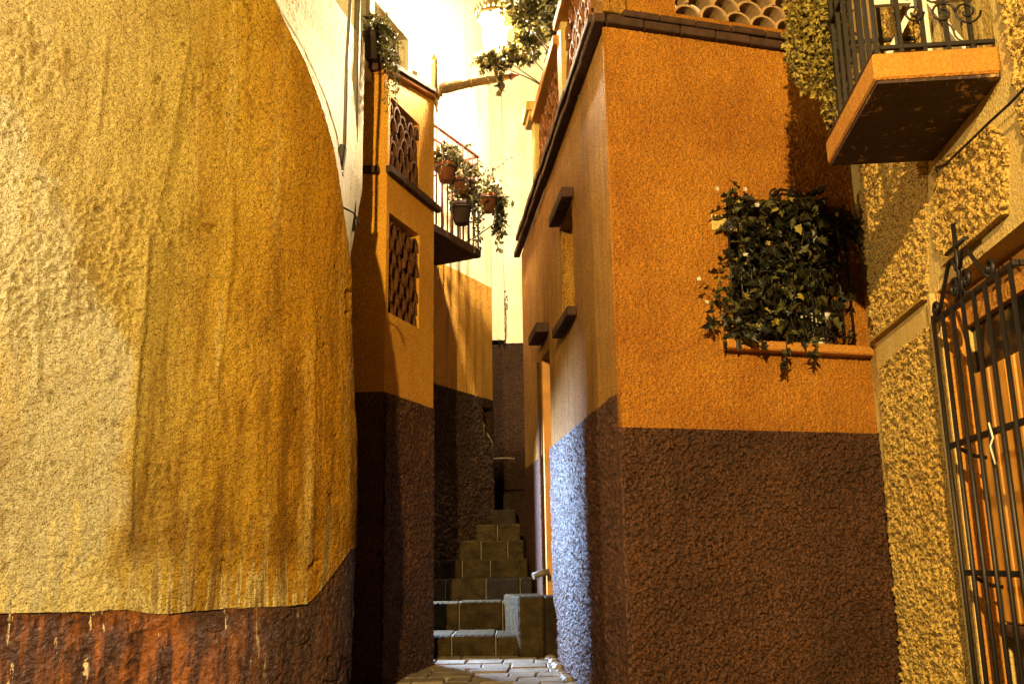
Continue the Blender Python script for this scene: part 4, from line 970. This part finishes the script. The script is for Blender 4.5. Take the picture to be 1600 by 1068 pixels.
# ------------------------------------------------------------------ the plaza's own lamp post, behind the camera
lp = thing('lamp_post', 'tall black cast iron lamp post with lit lantern on the plaza', 'street lamp', (PLAZA_LAMP.x, PLAZA_LAMP.y, -.45))
MB().lathe((PLAZA_LAMP.x, PLAZA_LAMP.y, -.45), [(.16, 0), (.16, .12), (.10, .2), (.075, .6), (.06, .7), (.045, 1.0), (.038, 4.0), (.06, 4.1), (.05, 4.2), (.10, 4.36)], 14).build('post', M['iron'], lp)
mb = MB()
for k_ in range(6):
    h6 = lambda r, z, j: Vector((PLAZA_LAMP.x + r * math.cos(j * PI / 3 + .5), PLAZA_LAMP.y + r * math.sin(j * PI / 3 + .5), z))
    mb.tube([h6(.10, 3.92, k_), h6(.19, 4.42, k_)], .007, 5); mb.tube([h6(.19, 4.42, k_), h6(.19, 4.42, k_ + 1)], .009, 5)
mb.build('cage', M['iron'], lp)
MB().lathe((PLAZA_LAMP.x, PLAZA_LAMP.y, 4.43), [(.2, 0), (.2, .03), (.1, .14), (.04, .2), (.005, .3)], 6).build('crown', M['iron'], lp)
wm = thing('street_lantern', 'added iron lantern out of view on the yellow house, raking light over its plaster', 'street lamp', (RAKE_LAMP.x, RAKE_LAMP.y, RAKE_LAMP.z - .3))
mb = MB()
for k_ in range(6):
    h7 = lambda r, z, j: Vector((RAKE_LAMP.x + r * math.cos(j * PI / 3 + .5), RAKE_LAMP.y + r * math.sin(j * PI / 3 + .5), z))
    mb.tube([h7(.09, 3.05, k_), h7(.14, 3.45, k_)], .006, 5); mb.tube([h7(.14, 3.45, k_), h7(.14, 3.45, k_ + 1)], .008, 5)
mb.build('cage', M['iron'], wm)
MB().lathe((RAKE_LAMP.x, RAKE_LAMP.y, 3.46), [(.15, 0), (.15, .03), (.08, .12), (.03, .18), (.005, .26)], 6).build('crown', M['iron'], wm)
MB().tube([(RAKE_LAMP.x, RAKE_LAMP.y, 3.05), (RAKE_LAMP.x, RAKE_LAMP.y, 2.90), (RAKE_LAMP.x + .03, RAKE_LAMP.y + .45, 2.83), (RAKE_LAMP.x + .05, RAKE_LAMP.y + .95, 2.85)], [.02, .028, .03, .04], 8).build('arm', M['iron'], wm)
wlo.parent = wm; wlo.location = (0, 0, .3)
plo.parent = lp; plo.location = (0, 0, PLAZA_LAMP.z + .45)

# ------------------------------------------------------------------ cold lamp inside the doorway of the alley house, round the corner: lights the first steps
fl_p = ALLEY.pt(-.75, -.52, 1.62); fl_t = ALLEY.pt(-.72, .5, 1.15)
fd = thing('tube_lamp', 'cold white lamp just inside the doorway of the alley house', 'lamp', fl_p)
dirv = (fl_t - fl_p).normalized()
MB().box(lambda a, b, c: ALLEY.pt(a, b, c), -.87, -.63, -.66, -.60, 1.55, 1.69, ch=.006).build('housing', M['iron'], fd)
MB().tube([ALLEY.pt(-.75, -.63, 1.69), ALLEY.pt(-.75, -.63, 2.3)], .01, 6).build('rod', M['iron'], fd)
sp = bpy.data.lights.new('cold_beam', 'SPOT'); sp.energy = COLD_POWER; sp.color = (.44, .64, 1.0); sp.spot_size = math.radians(130); sp.spot_blend = .2; sp.shadow_soft_size = .09
spo = bpy.data.objects.new('cold_beam', sp); COL.objects.link(spo); spo.parent = fd; spo.rotation_euler = dirv.to_track_quat('-Z', 'Y').to_euler()

# ------------------------------------------------------------------ plants
def leaf(mb, p, d, up, L, W, m=0, kind='oval'):
    d = d.normalized(); s = d.cross(up); s = s.normalized() if s.length > 1e-4 else d.orthogonal().normalized(); n = s.cross(d)
    fold = .18 * W
    if kind == 'oval':
        vs = [p, p + d * L * .35 + s * W * .5 + n * fold, p + d * L * .75 + s * W * .36 + n * fold * .6, p + d * L - n * L * .12, p + d * L * .75 - s * W * .36 + n * fold * .6, p + d * L * .35 - s * W * .5 + n * fold, p + d * L * .5]
        fs = [(0, 1, 6), (1, 2, 6), (2, 3, 6), (3, 4, 6), (4, 5, 6), (5, 0, 6)]
    else:  # lobed, ivy-like
        vs = [p, p + d * L * .1 + s * W * .42 + n * fold, p + d * L * .42 + s * W * .30, p + d * L * .48 + s * W * .52 + n * fold, p + d * L * .68 + s * W * .2, p + d * L - n * L * .1, p + d * L * .68 - s * W * .2, p + d * L * .48 - s * W * .52 + n * fold, p + d * L * .42 - s * W * .30, p + d * L * .1 - s * W * .42 + n * fold, p + d * L * .45 - n * fold * .3]
        fs = [(i, i + 1, 10) for i in range(9)] + [(9, 0, 10)]
    mb.add(vs, fs, m)
R_ = random.Random(5)
def rv(): 
    v = Vector((R_.gauss(0, 1), R_.gauss(0, 1), R_.gauss(0, 1))); return v.normalized()
def cloud(mb, c, rad, n, L, kind='oval', droop=.2, mats=(0,), shell=.45):
    c = Vector(c)
    for _ in range(n):
        d = rv(); r = shell + (1 - shell) * R_.random() ** .6
        p = c + Vector((d.x * rad[0], d.y * rad[1], d.z * rad[2])) * r
        dr = (d + rv() * .9 + Vector((0, 0, -droop))).normalized(); l = L * R_.uniform(.4, 1.4)
        leaf(mb, p, dr, (d + Vector((0, 0, .6)) + rv() * .5), l, l * R_.uniform(.55, .8), R_.choice(mats), kind)
def trail(mb, sm, pts, n, L, spread, kind='oval', mats=(0,), r=.004):
    """a stem through pts with leaves on it"""
    pts = [Vector(p) for p in pts]; cur = catmull(pts, 6); sm.tube(cur, [r * (1 - .6 * i / len(cur)) for i in range(len(cur))], 5)
    for _ in range(n):
        f = R_.random() * (len(cur) - 1.001); i = int(f); p = cur[i].lerp(cur[i + 1], f - i) + rv() * spread * R_.random()
        l = L * R_.uniform(.6, 1.2); leaf(mb, p, rv() + Vector((0, 0, -.35)), rv() + Vector((0, 0, .4)), l, l * R_.uniform(.5, .75), R_.choice(mats), kind)
def flowers(mb, pts, r):
    for p in pts:
        ax = (Vector((R_.uniform(-.4, .4), -1, R_.uniform(-.1, .6)))).normalized(); e = ax.orthogonal().normalized(); b = ax.cross(e)
        for k_ in range(5):
            a = k_ * 2 * PI / 5; d = e * math.cos(a) + b * math.sin(a); leaf(mb, Vector(p), d + ax * .25, ax, r, r * .8)
def pot(c, r, h, par, mat, nm='pot'):
    MB().lathe(c, [(r * .62, 0), (r * .9, h * .78), (r * 1.04, h * .8), (r * 1.05, h), (r * .9, h), (r * .86, h * .86)], 18).build(nm, mat, par)
    MB().lathe((c[0], c[1], c[2] + h * .84), [(r * .86, 0), (r * .4, .012)], 14).build('soil', M['soil'], par)

# a) hanging plant in dark pot on the corner house cornice
c = P(580, 92, 6.55); c.z = coping_z(0) + .085
hp = thing('potted_plant', 'dark pot with long trailing foliage on the cornice of the corner house', 'potted plant', c)
pot(c, .115, .20, hp, M['dark_pot'])
mb = MB(); sm = MB()
cloud(mb, c + Vector((0, 0, .27)), (.15, .13, .10), 420, .035, mats=(0, 0, 1)); cloud(mb, c + Vector((.10, -.05, .14)), (.06, .07, .12), 260, .03)
for i in range(16):
    x = R_.uniform(.03, .13); ln_ = R_.uniform(.25, .62)
    q0 = c + Vector((x * .7, -.07, .2)); trail(mb, sm, [q0, q0 + Vector((.04, -.06, .02)), q0 + Vector((.06 + x * .5, -.075, -.12)), q0 + Vector((.06 + x * .6 + R_.uniform(-.03, .03), -.07, -ln_))], int(120 * ln_), .028, .025, mats=(0, 0, 1))
for i in range(7):
    x = R_.uniform(-.13, .1); q0 = c + Vector((x, 0, .2)); trail(mb, sm, [q0, q0 + Vector((x * .2, 0, .12)), q0 + Vector((x * .4, -.02, R_.uniform(.2, .28)))], 14, .035, .03)
mb.build('foliage', [M['leaf_mid'], M['leaf_dark']], hp, recalc=False, kind='stuff'); sm.build('stems', M['stem'], hp)

# b) pots hung on the small balcony
nrl = w_b + .06
def rail_pt(px, py, n=nrl):
    uz = ALLEY.uv(px, py, n); return ALLEY.pt(uz[0], n, uz[1])
pots = [((697, 284), .095, .16, 'round terracotta pot at the near end of the small balcony railing', M['terracotta']),
        ((722, 306), .110, .15, 'wide terracotta pot under the rail in the middle of the small balcony', M['terracotta']),
        ((721, 350), .100, .19, 'lowest dark pot hanging on the small balcony bars', M['dark_pot']),
        ((762, 331), .095, .16, 'outer terracotta pot with white flower and long trailing plant by the balcony corner', M['terracotta'])]
for i, (pp, r, h, lab, mt) in enumerate(pots):
    n_p = nrl + (.03 if i < 3 else .06); c = rail_pt(*pp, n_p)
    t = thing('flower_pot', lab, 'flower pot', c, 'pots hung on the small balcony')
    pot(c, r, h, t, mt)
    MB().tube([c + Vector((r * 1.06 * math.cos(a), r * 1.06 * math.sin(a), h * .74)) for a in np.linspace(0, 2 * PI, 17)], .006, 5, cap=False).build('ring', M['iron'], t)
    hang = rail_pt(pp[0], pp[1] - 8, nrl - .085); MB().tube([c + Vector((-r * .9, 0, h * .74)), Vector((hang.x, hang.y, c.z + h * .9))], .006, 5).build('hook', M['iron'], t)
    mb = MB(); sm = MB()
    top = c + Vector((0, 0, h + .06))
    cloud(mb, top, (r * 1.25, r * 1.2, .10), (330, 320, 120, 200)[i], .042, mats=(0, 0, 1))
    for k_ in range((16, 16, 8, 12)[i]):
        a = R_.uniform(0, 2 * PI); d = Vector((math.cos(a), math.sin(a), 0)); q0 = c + d * r * .7 + Vector((0, 0, h))
        up_ = R_.uniform(.05, .2); trail(mb, sm, [q0, q0 + d * .06 + Vector((0, 0, up_ * .7)), q0 + d * R_.uniform(.1, .2) + Vector((0, 0, up_ * (1 if k_ % 2 else -.8)))], 14, .04, .02, mats=(0, 0, 1))
    if i == 1:
        for k_ in range(10):
            q0 = rail_pt(R_.uniform(732, 748), R_.uniform(285, 330), nrl + .05); trail(mb, sm, [top, q0, q0 + Vector((R_.uniform(-.03, .05), 0, -.15)), q0 + Vector((R_.uniform(-.06, .05), 0, -.38))], 34, .036, .03, mats=(0, 1))
    if i == 3:
        for k_ in range(12):
            e = rail_pt(R_.uniform(774, 792), R_.uniform(340, 400), n_p + .02); q0 = rail_pt(R_.uniform(775, 787), 318, n_p + .02)
            trail(mb, sm, [top, q0 + Vector((0, 0, .05)), q0, q0.lerp(e, .5), e], 40, .055, .03, mats=(1, 1, 0))
        for k_ in range(5):
            e = rail_pt(800 + 12 * R_.random(), 245 + 10 * k_ , n_p); 
        trail(mb, sm, [top, rail_pt(770, 268, n_p), rail_pt(785, 256, n_p), rail_pt(802, 243, n_p)], 14, .03, .008, mats=(1,))
    mb.build('foliage', [M['leaf_mid'], M['leaf_dark']], t, recalc=False, kind='stuff'); sm.build('stems', M['stem'], t)
    if i == 3:
        fb = MB(); fc = rail_pt(773, 290, n_p + .03); ax = Vector((.3, -1, .25)).normalized(); e = ax.orthogonal().normalized(); b = ax.cross(e)
        for k_ in range(12):
            a = k_ * PI / 6; leaf(fb, fc, e * math.cos(a) + b * math.sin(a) + ax * .1, ax, .075, .035)
        fb.build('flower', M['petal'], t, recalc=False); MB().tube([top, rail_pt(768, 305, n_p + .02), fc], .005, 5).build('flower_stalk', M['stem'], t)
        MB().tube([c + Vector((.09, 0, .1)), c + Vector((.05, .02, -.12)), rail_pt(740, 372, nrl - .06), rail_pt(728, 378, nrl - .08)], .007, 5).build('bracket', M['iron'], t)

# c) terrace shrubs spilling over the balustrade, beside the lantern
def shrub(lab, base, blobs, leafL, mats, kind='oval', nm='terrace_shrub', group=None, trails=(), cat='shrub'):
    t = thing(nm, lab, cat, base, group); mb = MB(); sm = MB()
    for (c, rad, n) in blobs:
        cloud(mb, c, rad, n, leafL, kind, mats=tuple(range(len(mats))))
        sm.tube([Vector(base), Vector(base).lerp(Vector(c), .6) + rv() * .04, Vector(c)], [.007, .006, .004], 5)
        for _ in range(5): 
            d = rv(); sm.tube([Vector(c), Vector(c) + Vector((d.x * rad[0], d.y * rad[1], d.z * rad[2])) * .9], [.005, .002], 4)
    for (pts, n, sp_) in trails: trail(mb, sm, pts, n, leafL * 1.1, sp_, kind, tuple(range(len(mats))))
    mb.build('foliage', mats, t, recalc=False, kind='stuff'); sm.build('branches', M['stem'], t); return t
tb = lambda px, py, n: SIDE.pt(SIDE.uv(px, py, n)[0], n, SIDE.uv(px, py, n)[1])
YT = 7.0
b0 = SIDE.pt(u_mid + .4, -.3, zC + .12)
bl_ = [(P(800, 15, 7.3), (.10, .2, .14), 420), (P(830, 40, 7.3), (.15, .2, .16), 620), (P(820, 80, 7.4), (.12, .16, .09), 420), (P(785, 90, 7.45), (.12, .12, .07), 330), (P(845, 5, 7.2), (.13, .2, .15), 380), (P(765, 96, 7.5), (.09, .09, .04), 130)]
tr_ = [([P(800, 90, 7.4), P(782, 105, 7.45), P(781, 128, 7.45), P(780, 140, 7.45)], 60, .05), ([P(790, 85, 7.4), P(760, 85, 7.5), P(742, 92, 7.5)], 50, .04), ([P(800, 80, 7.4), P(768, 98, 7.5), P(754, 112, 7.5)], 34, .03)]
shrub('leafy climber spilling from the terrace around the lit lantern', b0, bl_, .052, [M['leaf_mid'], M['leaf_dark'], M['leaf_gold']], 'lobed', trails=tr_)
b1 = SIDE.pt(1.4, -.3, zC + .12)
shrub('darker shrub on the terrace right beside the corner pier, behind the openwork balustrade', b1, [(P(880, 10, 6.6), (.16, .25, .16), 520), (P(872, 40, 6.7), (.10, .16, .10), 240), (P(868, 85, 6.75), (.06, .1, .05), 90)], .05, [M['leaf_dark'], M['leaf_mid']], 'lobed')

# d) golden conifer on the balcony at right
c0 = P(1300, 60, 4.15)
sh = thing('balcony_plant', 'feathery golden plant hanging outside the iron balcony at the right', 'hanging plant', P(1300, 20, 4.15))
mb = MB(); sm = MB()
for i in range(130):
    px = R_.uniform(1232, 1316); py = R_.uniform(-110, 90); q0 = P(px, py, R_.uniform(4.05, 4.3)); l = R_.uniform(.12, .40) * (1.15 if px > 1270 else .8)
    trail(mb, sm, [q0, q0 + Vector((-.01, -.01, -.3 * l)), q0 + Vector((R_.uniform(-.02, .05), 0, -l))], int(190 * l) + 14, .030, .032, mats=(0, 0, 1), r=.003)
mb.build('foliage', [M['leaf_yellow'], M['leaf_gold']], sh, recalc=False, kind='stuff'); sm.build('stems', M['stem'], sh)

# e) climbing plant over the window grille
wp = thing('window_plant', 'dark broad leaved climber with tiny pale flowers covering the window grille', 'climbing plant', FRONT.pt(gm, .1, 2.21))
mb = MB(); sm = MB()
def fp(px, py, n): uz = FRONT.uv(px, py, n); return FRONT.pt(uz[0], n, uz[1])
pot(FRONT.pt(gm - .12, -.08, 2.21), .085, .13, wp, M['dark_pot'])
for (px, py, rx, rz, n) in ((1140, 335, 16, 24, 22), (1140, 425, 20, 26, 26), (1128, 462, 16, 14, 14), (1150, 520, 18, 22, 20), (1225, 325, 30, 22, 50), (1265, 318, 22, 18, 36), (1165, 345, 22, 28, 34), (1150, 310, 14, 16, 18), (1195, 380, 38, 40, 95), (1250, 345, 40, 26, 75), (1300, 380, 40, 40, 110), (1200, 440, 42, 34, 84), (1260, 425, 46, 44, 110), (1310, 450, 22, 40, 34), (1180, 500, 40, 36, 90), (1235, 505, 40, 30, 62), (1285, 500, 26, 30, 22), (1320, 350, 16, 26, 36), (1165, 400, 18, 40, 40)):
    c = fp(px, py, .09); k_ = 5.45 / 1500
    cloud(mb, c, (rx * k_, .09, rz * k_), n, .066, 'lobed', .5, (0,) * 11 + (1, 1, 2), shell=.2)
for pts, n in (([(1165, 400), (1150, 330), (1140, 295)], 16), ([(1170, 470), (1125, 462), (1098, 440)], 22), ([(1160, 480), (1130, 490), (1112, 505), (1118, 480)], 16), ([(1230, 520), (1228, 550), (1224, 572)], 14), ([(1270, 520), (1276, 545), (1272, 556)], 10), ([(1250, 345), (1262, 318), (1258, 312)], 8), ([(1310, 380), (1330, 340), (1318, 330)], 14), ([(1200, 340), (1172, 312), (1160, 300)], 12), ([(1190, 350), (1196, 318), (1200, 320)], 10)):
    trail(mb, sm, [fp(a, b_, .11 + .02 * R_.random()) for a, b_ in pts], n, .062, .02, 'lobed', (0, 0, 1))
for _ in range(11):
    a, b_ = R_.uniform(1160, 1300), R_.uniform(330, 470); q0 = fp(a + R_.uniform(-30, 30), 520, .02); trail(mb, sm, [q0, fp(a + R_.uniform(-10, 10), (b_ + 520) / 2, .06), fp(a, b_, .09)], 12, .055, .03, 'lobed', (0, 0, 1))
mb.build('foliage', [M['leaf_dark'], M['leaf_mid'], M['leaf_yellow']], wp, recalc=False, kind='stuff'); sm.build('stems', M['stem'], wp)
fb = MB(); flowers(fb, [fp(a, b_, .2) for a, b_ in ((1120, 295), (1164, 296), (1183, 320), (1092, 436), (1104, 472), (1165, 398))], .016)
fb.build('flowers', M['petal'], wp, recalc=False, kind='stuff')
# pale pot standing inside the window, seen through the leaves
c = FRONT.pt(FRONT.uv(1277, 520, -.05)[0], -.05, 2.21)
pp_ = thing('window_pot', 'pale pot with a wide rim standing inside the grille behind the leaves', 'pot', c)
MB().lathe(c, [(.05, 0), (.055, .02), (.05, .10), (.062, .15), (.098, .16), (.10, .185), (.085, .188), (.08, .16)], 18).build('pot', M['white'], pp_)
MB().lathe(c + Vector((0, 0, .165)), [(.082, 0), (.03, .008)], 14).build('soil', M['soil'], pp_)

# f) creeper low on the back house
cr = MB(); crs = MB()
for _ in range(3):
    x = R_.uniform(770, 790); q0 = P(x, 532, 11.24); trail(cr, crs, [q0, P(x + R_.uniform(-4, 4), R_.uniform(470, 515), 11.24), P(x + R_.uniform(-5, 5), R_.uniform(440, 490), 11.24)], 12, .04, .03)
t = thing('wall_creeper', 'thin creeper on top of the dark base of the back house', 'creeper', P(779, 534, 11.24))
cr.build('foliage', M['leaf_mid'], t, recalc=False, kind='stuff'); crs.build('stems', M['stem'], t)
